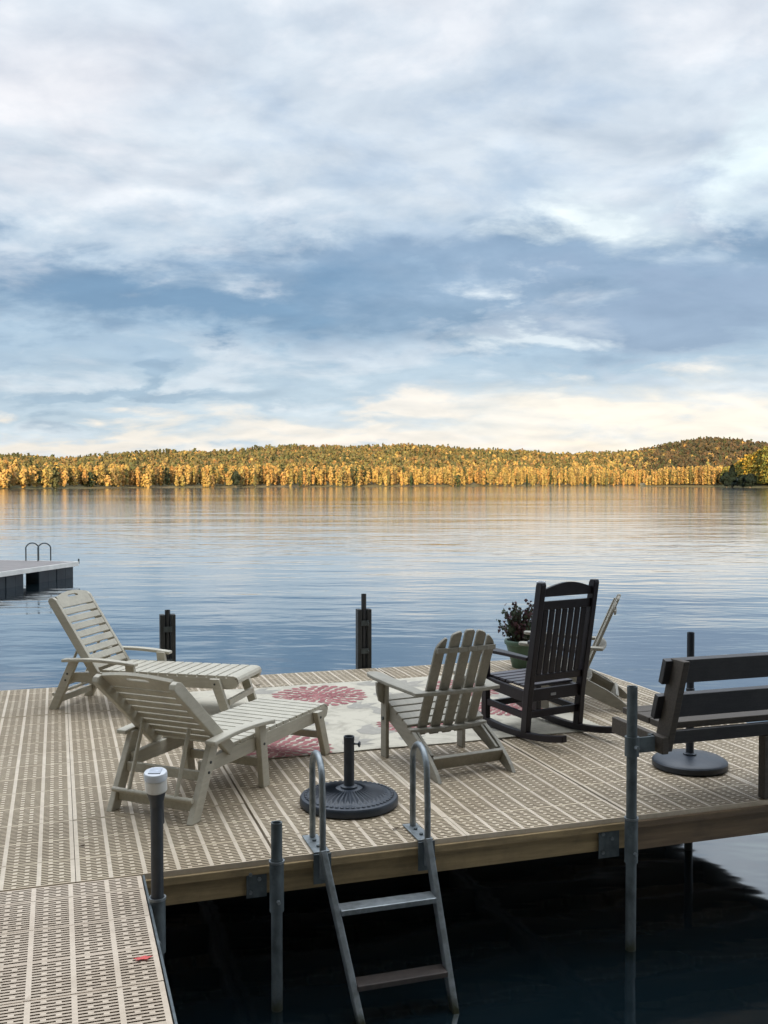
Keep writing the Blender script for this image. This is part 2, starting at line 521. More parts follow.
AZ = [px_az(x) for x in (-900, -300, 0, 60, 90, 150, 200, 260, 330, 400, 440, 480, 520, 560, 600, 640, 680, 710, 740, 768, 900, 1300, 1900)]
SKY = [452, 455, 458, 460, 456, 453, 451, 448, 445, 445, 446, 448, 451, 453, 453, 450, 443, 439, 441, 445, 452, 455, 460]
SHR = [380, 430, 470, 500, 520, 560, 600, 640, 700, 760, 800, 840, 880, 940, 1000, 1050, 1050, 1050, 1050, 1050, 1050, 1000, 900]
RDG = [900, 950, 1000, 1000, 1050, 1100, 1150, 1200, 1250, 1300, 1350, 1400, 1500, 1700, 1900, 2100, 2200, 2250, 2250, 2200, 2100, 1900, 1800]


def far_ground(az, r):
    r0, r1 = interp(az, AZ, SHR), interp(az, AZ, RDG)
    top = (483.5 - interp(az, AZ, SKY)) / 1000 * r1 + EYE - 11.0
    k = (r - r0) / (r1 - r0)
    if k < 0:
        return WATER - 1.5 + max(0, 1 + k * 12) * 0.5
    k2 = min(k, 1.0)
    h = WATER - 0.7 + min(k * 60, 1) * 1.2 + max(0, top) * (k2 ** 1.15) + math.sin(az * 40 + r * 0.01) * 1.5 * k2
    if k > 1:
        h -= (k - 1) * 30
    return h


mb = MB()
NA, NR = 150, 40
azs = np.linspace(px_az(-900), px_az(1900), NA)
for a in azs:
    r0, r1 = interp(a, AZ, SHR), interp(a, AZ, RDG)
    for j in range(NR):
        r = r0 - 25 + (r1 * 1.35 - r0 + 25) * (j / (NR - 1)) ** 1.3
        mb.v.append((r * math.sin(a), r * math.cos(a), far_ground(a, r)))
for i in range(NA - 1):
    for j in range(NR - 1):
        q = i * NR + j
        mb.f.append((q, q + NR, q + NR + 1, q + 1))
        mb.mi.append(0)
hills = tag(mb.build('far_hills', M['terrain'], smooth=False), kind='structure')


# ---- foliage built from many small leaf-cluster faces
class Leaves:
    def __init__(self):
        self.c, self.s, self.n, self.col = [], [], [], []

    def crown(self, base, h, rad, tint, count, kind='round', leaf=None, jitter=0.3):
        """clusters spread through an uneven crown standing on base"""
        u = rng.random(count)
        ang = rng.random(count) * 2 * PI
        ph = rng.random(3) * 6
        if kind == 'cone':
            zz_ = 0.08 + 0.92 * u ** 1.25
            prof = (1 - zz_) ** 0.8 * (0.8 + 0.35 * np.sin(zz_ * 26 + ph[0]))
        elif kind == 'tall':
            zz_ = 0.1 + 0.9 * u
            prof = np.sqrt(np.clip(1 - ((zz_ - 0.55) / 0.48) ** 2, 0, 1)) * (0.75 + 0.3 * np.sin(zz_ * 11 + ph[0] + 2 * np.sin(ang * 2 + ph[1])))
        else:
            zz_ = 0.22 + 0.78 * u
            prof = np.sqrt(np.clip(1 - ((zz_ - 0.6) / 0.42) ** 2, 0, 1)) * (0.8 + 0.3 * np.sin(zz_ * 8 + ph[0] + 2 * np.sin(ang * 3 + ph[1])))
        rr = rad * prof * (0.35 + 0.65 * np.sqrt(rng.random(count)))
        c = np.stack([base[0] + rr * np.cos(ang), base[1] + rr * np.sin(ang), base[2] + zz_ * h], 1)
        n = np.stack([np.cos(ang), np.sin(ang), 0.3 + rng.random(count) * 0.6], 1) + rng.normal(0, 0.28, (count, 3))
        n /= np.linalg.norm(n, axis=1)[:, None]
        s = (leaf or rad * 0.42) * (0.5 + rng.random(count))
        t = np.array(tint)[None, :] * (1 + rng.normal(0, jitter, (count, 1)))
        t = t * (1 + rng.normal(0, 0.06, (count, 3)))
        self.c.append(c)
        self.s.append(s)
        self.n.append(n)
        self.col.append(np.clip(t * 1.15, 0.004, 0.8))

    def build(self, name, material, parent=None):
        c = np.concatenate(self.c)
        s = np.concatenate(self.s)
        n = np.concatenate(self.n)
        col_ = np.concatenate(self.col)
        k = len(c)
        ref = rng.normal(0, 1, (k, 3))
        a = np.cross(n, ref)
        a /= np.linalg.norm(a, axis=1)[:, None]
        b = np.cross(n, a)
        sh = 0.55 + 0.5 * rng.random((k, 4))
        bend = n * (s * 0.22)[:, None]
        v = np.empty((k, 4, 3))
        v[:, 0] = c + a * (s * sh[:, 0])[:, None] - bend
        v[:, 1] = c + b * (s * sh[:, 1])[:, None] + bend
        v[:, 2] = c - a * (s * sh[:, 2])[:, None] - bend
        v[:, 3] = c - b * (s * sh[:, 3])[:, None] + bend
        me = bpy.data.meshes.new(name)
        me.vertices.add(4 * k)
        me.vertices.foreach_set('co', v.reshape(-1))
        me.loops.add(4 * k)
        me.loops.foreach_set('vertex_index', np.arange(4 * k, dtype=np.int32))
        me.polygons.add(k)
        me.polygons.foreach_set('loop_start', np.arange(0, 4 * k, 4, dtype=np.int32))
        me.materials.append(material)
        me.update(calc_edges=True)
        ca = me.color_attributes.new('tint', 'FLOAT_COLOR', 'CORNER')
        cc = np.ones((k, 4, 4))
        cc[:, :, :3] = col_[:, None, :]
        ca.data.foreach_set('color', cc.reshape(-1))
        o = bpy.data.objects.new(name, me)
        COL.objects.link(o)
        if parent:
            o.parent = parent
        return o


GOLD = [(0.36, 0.245, 0.085), (0.33, 0.235, 0.08), (0.29, 0.215, 0.075), (0.32, 0.20, 0.07), (0.25, 0.20, 0.07)]
MIXED = [(0.15, 0.125, 0.050), (0.125, 0.115, 0.046), (0.17, 0.125, 0.050), (0.11, 0.105, 0.044), (0.14, 0.115, 0.046), (0.10, 0.10, 0.043), (0.16, 0.11, 0.048)]
BROWN = [(0.085, 0.065, 0.035), (0.07, 0.06, 0.033), (0.05, 0.05, 0.03), (0.10, 0.07, 0.04)]
DARKC = [(0.035, 0.055, 0.026), (0.03, 0.045, 0.022), (0.05, 0.06, 0.028)]


def polar(a, r, z=0):
    return (r * math.sin(a), r * math.cos(a), z)


wood = Leaves()
# front row along the water: tall slim birches and aspens
a = px_az(-480)
while a < px_az(1250):
    r0 = interp(a, AZ, SHR)
    for row in range(4):
        aa = a + random.gauss(0, 0.006)
        r = r0 + 4 + row * 11 + random.random() * 12
        h = (random.uniform(6.0, 13.0)) * (0.9 + 0.35 * min(1, (r0 - 400) / 500))
        tint = random.choice(GOLD if random.random() < 0.85 else MIXED)
        if random.random() < 0.05:
            tint = random.choice(DARKC)
        wood.crown(polar(aa, r, far_ground(aa, r) - 0.2), h, random.uniform(1.2, 2.9), tint, 115, random.choice(('tall', 'tall', 'round')), leaf=0.7, jitter=0.10)
    a += 1.8 / r0
# hillside
for i in range(16000):
    a = random.uniform(px_az(-90), px_az(870)) if i < 11000 else random.choice((random.uniform(px_az(-480), px_az(-90)), random.uniform(px_az(870), px_az(1250))))
    r0, r1 = interp(a, AZ, SHR), interp(a, AZ, RDG)
    k = random.random() ** 0.8
    r = r0 + 40 + (r1 * 1.06 - r0 - 40) * k
    x_here = 384 + 1000 * math.tan(a)
    g_w = 0.55 if x_here < 620 else 0.35
    u = random.random()
    g_w = interp(x_here, [0, 300, 500, 620, 660], [0.16, 0.06, 0.32, 0.55, 0.08])
    tint = random.choice(GOLD) if u < g_w * (1 - 0.7 * k) else random.choice(BROWN if x_here > 640 + random.uniform(-30, 30) else MIXED)
    kind = 'round'
    if random.random() < 0.06 + 0.12 * k:
        tint, kind = random.choice(((0.065, 0.075, 0.036), (0.055, 0.065, 0.034), (0.075, 0.08, 0.038))), 'cone'
    sc = 1 + 0.9 * max(0, (r - 800) / 1400)
    wood.crown(polar(a, r, far_ground(a, r) - 0.5), random.uniform(8, 13.5) * (1.0 if kind == 'round' else 1.12) , random.uniform(1.9, 3.2) * (1 if kind == 'round' else 0.6) * sc, tint, 26, kind, leaf=1.25 * sc, jitter=0.09)
far_wood = tag(wood.build('far_shore_wood', M['foliage']), kind='stuff')

# golden headland nearer on the right, standing in front of the far hill
head = Leaves()
mb = MB()
HR = 690.0


def head_front(x):
    return interp(x, [640, 652, 690, 722, 745, 768, 900, 1300], [800, 770, 745, 720, 640, 600, 560, 500])


hx = np.linspace(640, 1300, 60)
for x in hx:
    a_ = px_az(x)
    rf = head_front(x)
    for j, (dr, zz_) in enumerate(((-20, WATER - 1), (0, WATER + 0.1), (6, 0.4), (60, 2.2), (140, 2.0), (200, WATER - 1))):
        mb.v.append(polar(a_, rf + dr, zz_))
for i in range(59):
    for j in range(5):
        q = i * 6 + j
        mb.f.append((q, q + 6, q + 7, q + 1))
        mb.mi.append(0)
tag(mb.build('headland', M['terrain']), kind='structure')
for x in np.arange(647, 1200, 0.9):
    a_ = px_az(x) + random.gauss(0, 0.0008)
    rf = head_front(x)
    near = x > 722
    for row in range(4 if near else 3):
        r = rf + 5 + row * 14 + random.random() * 8
        hmax = 14.5 if not near else interp(x, [722, 735, 745, 768, 900], [13, 15, 19, 24, 24])
        if x < 665:
            hmax = interp(x, [647, 655, 665], [6, 11, 14])
        tint = random.choice(GOLD[:4] if (random.random() < 0.8) else MIXED)
        if near:
            tint = random.choice([(0.20, 0.17, 0.035), (0.30, 0.21, 0.035), (0.14, 0.14, 0.035), (0.36, 0.22, 0.03)])
        head.crown(polar(a_, r, 0.2), hmax * random.uniform(0.72, 1.0), random.uniform(1.3, 2.2) * (1.5 if near else 1), tint, 80 if not near else 130, 'tall', leaf=0.62 if not near else 0.75, jitter=0.16)
tag(head.build('headland_wood', M['foliage']), kind='stuff')


def big_tree(name, x, r, h, rad, tint, label, kind, cat='tree', group=None, n=420):
    a_ = px_az(x)
    b = polar(a_, r, 0.0)
    root = empty(name, b, 0, label, cat, group)
    mb_ = MB()
    mb_.tube([(0, 0, -0.8), (0.1, 0, h * 0.4), (0.05, 0.1, h * 0.9)], [rad * 0.10, rad * 0.07, 0.05], 8)
    for q in range(7):
        zq = h * (0.25 + 0.08 * q)
        an = q * 2.4
        mb_.tube([(0.05, 0, zq), (math.cos(an) * rad * 0.55, math.sin(an) * rad * 0.55, zq + h * 0.06)], [rad * 0.03, 0.03], 5)
    mb_.build('trunk', M['bark'], root)
    lv = Leaves()
    lv.crown((0, 0, 0), h, rad, tint, n * 2, kind, leaf=rad * 0.22, jitter=0.25)
    lv.build('crown', M['foliage'], root)
    return root


EV = 'dark evergreens at the tip of the headland'  # their near-black tint paints in the shade they stand in
big_tree('evergreen_tree', 732, 628, 12.5, 4.6, (0.007, 0.014, 0.010), 'tallest dark blue-green evergreen at the water edge of the golden headland', 'cone', group=EV, n=700)
big_tree('evergreen_tree', 726.5, 628, 8.0, 3.8, (0.007, 0.014, 0.010), 'dark bushy evergreen leaning over the water at the left end of the headland clump', 'tall', group=EV)
big_tree('evergreen_tree', 743, 612, 6.2, 4.0, (0.007, 0.014, 0.010), 'low dark spreading evergreen beside the tallest one on the headland', 'tall', group=EV)
big_tree('evergreen_tree', 750, 606, 6.8, 4.2, (0.007, 0.014, 0.010), 'low dark evergreen under tall yellow trees at the right of the headland clump', 'tall', group=EV)
big_tree('evergreen_tree', 236, interp(px_az(236), AZ, SHR) + 2, 9.0, 3.0, (0.022, 0.032, 0.02), 'single dark evergreen standing among golden birches on the far left shore', 'tall')

# near shore behind the viewer: unseen bank and trees, added to shade the dock and chair backs
mb = MB()
NX, NY = 40, 14
for i in range(NX):
    for j in range(NY):
        x = -420 + 840 * i / (NX - 1)
        y = -3.0 - 130 * (j / (NY - 1)) ** 1.4
        d = -y - 3.0
        h = -1.3 + 1.5 * min(d / 3.0, 1) + 30 * (1 - math.exp(-max(0, d - 5) / 38)) + random.uniform(-0.3, 0.3)
        mb.v.append((x, y, h))
for i in range(NX - 1):
    for j in range(NY - 1):
        q = i * NY + j
        mb.f.append((q, q + NY, q + NY + 1, q + 1))
        mb.mi.append(0)
tag(mb.build('near_shore_shade_bank', M['terrain']), kind='structure')
nw = Leaves()
for i in range(420):
    x, d = random.uniform(-60, 60), random.uniform(7, 45)
    gz = 0.2 + 30 * (1 - math.exp(-max(0, d - 5) / 38))
    kind = 'cone' if random.random() < 0.5 else 'tall'
    nw.crown((x, -3 - d, gz - 0.5), random.uniform(14, 21), random.uniform(2.6, 4.4), random.choice(DARKC + MIXED[:4]), 130, kind, leaf=1.2)
tag(nw.build('near_shore_shade_wood', M['foliage']), kind='stuff')


# ------------------------------------------------------------------ dock
def decking(name, blocks, pitch_t, material, parent, thick=0.034, row_n=13):
    """slotted plastic panels; every slot is a real opening. blocks: (s0, s1, cells, t0, t1)"""
    V, Fq, MI = [], [], []

    def quad(a, b, c, d, mi=0):
        MI.append(mi)
        o = len(V)
        V.extend((a, b, c, d))
        Fq.append((o, o + 1, o + 2, o + 3))
    for (s0, s1, cells, t0, t1) in blocks:
        t = t0
        while t < t1 - 0.02:
            te = min(t + pitch_t, t1)
            gap = 0.0015
            zj = rng.normal(0, 0.0009)
            a0, a1 = t + gap, te - gap
            cw = (s1 - s0) / cells
            rib = 0.019
            margin = 0.007
            rows = max(1, int(round(row_n * (te - t) / pitch_t)))
            step = (a1 - a0 - 2 * margin) / rows
            sl = step * 0.44

            def bars(ya_, yb_):
                """a bar row: paler where the ribs and bridges cross it"""
                quad((s0, ya_, zj), (s0 + rib, ya_, zj), (s0 + rib, yb_, zj), (s0, yb_, zj))
                for c_ in range(cells):
                    l_, r_e = s0 + c_ * cw + rib / 2, s0 + (c_ + 1) * cw - rib / 2
                    l_ = s0 + rib if c_ == 0 else l_
                    r_e = s1 - rib if c_ == cells - 1 else r_e
                    quad((l_, ya_, zj), (r_e, ya_, zj), (r_e, yb_, zj), (l_, yb_, zj), 1)
                    e_ = s1 if c_ == cells - 1 else r_e + rib
                    quad((r_e, ya_, zj), (e_, ya_, zj), (e_, yb_, zj), (r_e, yb_, zj))
            for (b0, b1, c0, c1) in ((s0, s1, a0, a0), (s0, s1, a1, a1), (s0, s0, a0, a1), (s1, s1, a0, a1)):
                quad((b0, c0, zj), (b1, c1, zj), (b1, c1, zj - thick), (b0, c0, zj - thick))
            bars(a0, a0 + margin)
            bars(a1 - margin, a1)
            for r_ in range(rows):
                y0 = a0 + margin + r_ * step
                ya, yb = y0 + (step - sl) / 2, y0 + (step + sl) / 2
                bars(y0, ya)
                bars(yb, y0 + step)
                xs = s0
                for c in range(cells):
                    l, r2 = s0 + c * cw + rib / 2, s0 + (c + 1) * cw - rib / 2
                    if c == 0:
                        l = s0 + rib
                    if c == cells - 1:
                        r2 = s1 - rib
                    f = 0.315 if r_ % 2 == 0 else 0.69
                    bm_, bh = l + (r2 - l) * f, 0.0095
                    for (p, q) in ((l, bm_ - bh), (bm_ + bh, r2)):
                        quad((xs, ya, zj), (p, ya, zj), (p, yb, zj), (xs, yb, zj))
                        lo = zj - thick
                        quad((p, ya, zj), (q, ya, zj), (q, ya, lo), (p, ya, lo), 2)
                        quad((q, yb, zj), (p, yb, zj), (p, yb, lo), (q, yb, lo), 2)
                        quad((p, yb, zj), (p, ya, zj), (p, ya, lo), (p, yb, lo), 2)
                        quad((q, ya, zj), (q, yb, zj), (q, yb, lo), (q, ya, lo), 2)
                        xs = q
                quad((xs, ya, zj), (s1, ya, zj), (s1, yb, zj), (xs, yb, zj))
            t = te
    me = bpy.data.meshes.new(name)
    va = np.array(V, dtype=np.float64)
    k = len(Fq)
    me.vertices.add(len(va))
    me.vertices.foreach_set('co', va.reshape(-1))
    me.loops.add(4 * k)
    me.loops.foreach_set('vertex_index', np.arange(4 * k, dtype=np.int32))
    me.polygons.add(k)
    me.polygons.foreach_set('loop_start', np.arange(0, 4 * k, 4, dtype=np.int32))
    for m_ in material:
        me.materials.append(m_)
    me.polygons.foreach_set('material_index', np.array(MI, dtype=np.int32))
    me.update(calc_edges=True)
    o = bpy.data.objects.new(name, me)
    COL.objects.link(o)
    o.parent = parent
    return o


T0, T1 = 4.55, 9.0
DG = 'sections of the dock platform'


def dock_section(s0, s1, blocks, label, fascia_mat, fh, joists=True):
    root = empty('dock_section', (0, 0, 0), AX, label, 'dock', DG)
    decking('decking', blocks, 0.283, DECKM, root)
    mb_ = MB()
    mb_.box(((s0 + s1) / 2, T0 + 0.012, -0.044), (s1 - s0 - 0.004, 0.05, 0.036))
    mb_.build('edge_strip', fascia_mat, root, bevel=0.003)
    mb_ = MB()
    mb_.box(((s0 + s1) / 2, T0 + 0.034, -0.064 - fh / 2), (s1 - s0 - 0.004, 0.038, fh))
    mb_.build('front_board', fascia_mat, root, bevel=0.003)
    mb_ = MB()
    mb_.box(((s0 + s1) / 2, T1 - 0.02, -0.10), (s1 - s0 - 0.004, 0.038, 0.145))
    mb_.build('rear_board', M['lumber'], root, bevel=0.003)
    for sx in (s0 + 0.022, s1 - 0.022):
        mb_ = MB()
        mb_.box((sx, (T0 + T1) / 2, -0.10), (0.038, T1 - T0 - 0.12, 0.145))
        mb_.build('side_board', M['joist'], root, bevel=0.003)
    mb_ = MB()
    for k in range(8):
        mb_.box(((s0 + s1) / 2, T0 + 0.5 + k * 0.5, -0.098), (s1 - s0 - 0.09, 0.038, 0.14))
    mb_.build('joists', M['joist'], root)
    return root


dock_l = dock_section(-0.862, 0.959, [(-0.862, 0.0625, 6, T0, T1), (0.0655, 0.959, 6, T0, T1)], 'left section of the slotted dock platform, under both loungers, joined to the walkway', M['lumber'], 0.10)
dock_m = dock_section(0.972, 2.862, [(0.972, 1.9205, 6, T0, T1), (1.9235, 2.862, 6, T0, T1)], 'middle section of the slotted dock platform, carrying the swim ladder and the ribbed umbrella base', M['lumber'], 0.105)
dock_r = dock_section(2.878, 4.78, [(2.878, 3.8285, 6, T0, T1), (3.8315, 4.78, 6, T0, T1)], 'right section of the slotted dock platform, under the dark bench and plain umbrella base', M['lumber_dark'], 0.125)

walk = empty('walkway', (0, 0, 0), AX, 'pale slotted walkway leading from the shore to the dock platform, red leaf on it', 'walkway')
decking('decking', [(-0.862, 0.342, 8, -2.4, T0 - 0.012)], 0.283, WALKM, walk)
for sx in (-0.872, 0.352):
    mb = MB()
    mb.box((sx, (T0 - 2.4) / 2, -0.012), (0.009, T0 + 2.4 - 0.03, 0.026))
    mb.build('edge_trim', M['pipe'], walk)
    mb = MB()
    mb.box((sx - math.copysign(0.018, sx), (T0 - 2.4) / 2, -0.095), (0.036, T0 + 2.4 - 0.04, 0.13))
    mb.build('side_board', M['lumber_dark'], walk)
mb = MB()
for k in range(14):
    mb.box((-0.26, -2.2 + k * 0.5, -0.095), (1.12, 0.036, 0.12))
mb.build('joists', M['joist'], walk)


# ------------------------------------------------------------------ dock posts
def flange(mb_, s, t, z0, z1, r):
    mb_.tube([W(s, t, z0), W(s, t, z1)], r, 20)


def dock_post(s, t, top, label, material, r=0.026, plate=None, collar=True, group='pipe posts along the near edge of the dock', bottom=-2.6):
    root = empty('dock_post', W(s, t, 0), AX, label, 'dock post', group)
    mb_ = MB()
    mb_.lathe([(r * 0.72, top - 0.12), (r * 0.78, top - 0.001), (r, top), (r, bottom)], 24)
    # hollow open top
    mb_.build('pipe', material, root, smooth=True)
    if collar:
        mb_ = MB()
        mb_.lathe([(r + 0.002, 0.018), (r + 0.007, 0.018), (r + 0.007, -0.21), (r + 0.002, -0.21)], 24, cap=False)
        mb_.build('collar', M['pipe'], root, smooth=True)
        mb_ = MB()
        mb_.lathe([(r + 0.003, 0.014), (r + 0.010, 0.014), (r + 0.010, 0.024), (r + 0.003, 0.024)], 24, cap=False)
        mb_.build('collar_rim', M['galv'], root, smooth=True)
        mb_ = MB()
        mb_.tube([(0, -r - 0.006, -0.155), (0, -r - 0.026, -0.155)], 0.009, 6)
        mb_.build('set_screw', M['galv'], root)
    if plate:
        p0, p1, zt, zb, ty = plate
        mb_ = MB()
        mb_.box(((p0 + p1) / 2, ty, (zt + zb) / 2), (p1 - p0, 0.006, zt - zb))
        pl = mb_.build('bracket_plate', M['pipe'], root, bevel=0.001)
        for bx, bz in ((0.18, 0.8), (0.62, 0.62), (0.18, 0.2)):
            mb_ = MB()
            x, z = p0 + (p1 - p0) * bx, zb + (zt - zb) * bz
            mb_.tube([(x, ty - 0.002, z), (x, ty - 0.012, z)], 0.010, 6)
            mb_.build('bolt', M['galv'], pl)
    return root


dock_post(0.942, 4.463, 0.20, 'short open galvanised pipe post at the near dock edge, left of the swim ladder', M['pipe'], plate=(-0.125, -0.030, -0.03, -0.17, 0.083))
dock_post(2.81, 4.475, 0.705, 'tall grey pipe post clamped to the end of the dark bench', M['pipe'], r=0.027, plate=(-0.15, -0.03, -0.04, -0.20, 0.07))
lp = dock_post(0.384, 4.22, 0.415, 'pipe post beside the walkway, carrying the white capped solar light', M['pipe_dark'], r=0.026)


def solar_light(s, t, z, label, lean=0.0):
    root = empty('solar_light', W(s, t, z), 0, label, 'solar light', 'solar lights on dock posts')
    mb_ = MB()
    mb_.lathe([(0.031, -0.10), (0.0315, 0.0), (0.044, 0.045), (0.045, 0.05)], 28)
    mb_.build('socket', M['pipe_dark'], root, smooth=True)
    mb_ = MB()
    mb_.lathe([(0.045, 0.051), (0.050, 0.056), (0.050, 0.104), (0.046, 0.108)], 28)
    mb_.build('lens', M['lens'], root, smooth=True)
    mb_ = MB()
    mb_.lathe([(0.051, 0.1085), (0.053, 0.111), (0.053, 0.136), (0.050, 0.141), (0.047, 0.142)], 28)
    cap = mb_.build('cap', M['silver'], root, smooth=True)
    mb_ = MB()
    mb_.box((0, 0, 0.1442), (0.055, 0.052, 0.003))
    mb_.build('solar_cell', M['solar'], cap)
    root.rotation_euler = (R(lean), 0, 0)
    root.scale = (0.9, 0.9, 0.95)
    return root


solar_light(0.384, 4.22, 0.425, 'white frosted solar light with a pale round cap on the walkway post', 9)


def bumper_post(s, t, top, board_top, label):
    root = empty('bumper_post', W(s, t, 0), AX, label, 'dock post', 'bumper posts along the far edge of the dock')
    mb_ = MB()
    mb_.lathe([(0.017, top - 0.1), (0.018, top - 0.001), (0.0245, top), (0.0245, -2.5)], 20)
    mb_.build('pipe', M['pipe_dark'], root, smooth=True)
    for sx in (-0.047, 0.047):
        mb_ = MB()
        mb_.box((sx, 0.006, (board_top - 0.9) / 2), (0.042, 0.085, board_top + 0.9))
        mb_.build('bumper_board', M['bumper'], root, bevel=0.005)
    for z in (board_top - 0.13, 0.16):
        mb_ = MB()
        mb_.box((0, -0.04, z), (0.075, 0.006, 0.05))
        mb_.tube([(0.03, -0.042, z), (0.03, -0.062, z)], 0.008, 6)
        mb_.build('strap', M['pipe'], root)
    return root


bumper_post(0.93, 9.075, 0.62, 0.58, 'dark bumper post with two boards at the far dock edge behind the lounger')
bumper_post(2.768, 9.085, 0.70, 0.555, 'dark bumper post with a taller bare pipe standing alone in front of open water')
dock_post(4.63, 9.07, 0.62, 'pipe post at the far dock edge hidden behind the dark rocking chair', M['pipe'], group='pipe posts along the far edges of the dock')
solar_light(4.63, 9.07, 0.63, 'pale solar light peeking past the top of the dark rocking chair back')
dock_post(3.95, 5.6, -0.03, 'dark support post under the right dock section, standing in bright water', M['pipe_dark'], collar=False, r=0.027, group='support posts under the dock')


# ------------------------------------------------------------------ swim ladder
def swim_ladder():
    root = empty('swim_ladder', W(1.43, 4.55, 0), AX, 'galvanised swim ladder with two hoop handrails at the near dock edge', 'ladder')
    slope = Vector((0.0, -0.30, -0.67))
    s_l, s_r = -0.262, 0.262
    for sx, drift in ((s_l, 0.10), (s_r, 0.02)):
        # hoop
        pts = []
        base_in, base_out = Vector((sx + 0.012, 0.19, 0.008)), Vector((sx, -0.055, -0.01))
        hz = 0.455
        pts.append(base_in)
        pts.append(base_in + Vector((0, 0, 0.2)))
        rad = 0.117
        cx = 0.073
        for q in range(0, 13):
            an = PI * q / 12
            pts.append(Vector((sx + 0.012 - 0.012 * q / 12, cx + rad * math.cos(an), hz - rad + rad * math.sin(an))))
        pts.append(base_out + Vector((0, 0, 0.2)))
        pts.append(base_out + Vector((0, 0, -0.09)))
        mb_ = MB()
        mb_.tube(pts, 0.0155, 14)
        mb_.build('handrail', M['galv'], root, smooth=True)
        mb_ = MB()
        mb_.box((sx + 0.006, 0.105, 0.009), (0.078, 0.24, 0.008))
        pl = mb_.build('mounting_plate', M['galv'], root, bevel=0.002)
        for q in (0.05, 0.13):
            mb_ = MB()
            mb_.tube([(sx + 0.006, q, 0.012), (sx + 0.006, q, 0.022)], 0.010, 6)
            mb_.build('bolt', M['pipe'], pl)
        mb_ = MB()
        mb_.box((sx + 0.006, -0.024, -0.065), (0.085, 0.008, 0.14))
        mb_.tube([(sx + 0.03, -0.03, -0.075), (sx + 0.03, -0.05, -0.075)], 0.016, 12)
        mb_.build('edge_hanger', M['pipe'], root)
        mb_ = MB()
        top = Vector((sx, -0.052, 0.03))
        bot = top + Vector((drift, -0.30, -0.70)) * 1.9
        mb_.beam(top, bot, 0.030, 0.052, (1, 0, 0))
        mb_.build('side_rail', M['galv'], root, bevel=0.004)
        if sx == s_l:
            lt, lb = top, bot
        else:
            rt, rb = top, bot
    for k, z in enumerate((-0.215, -0.51, -0.80, -1.08)):
        f = (0.03 - z) / ((0.70) * 1.9)
        a_, b_ = lt.lerp(lb, f), rt.lerp(rb, f)
        mb_ = MB()
        mb_.beam(a_ + Vector((0.015, 0, 0)), b_ - Vector((0.015, 0, 0)), 0.088, 0.026, (0, 1, 0))
        mb_.build('step', M['galv'] if k == 0 else M['rusty'], root, bevel=0.004)
    return root


swim_ladder()


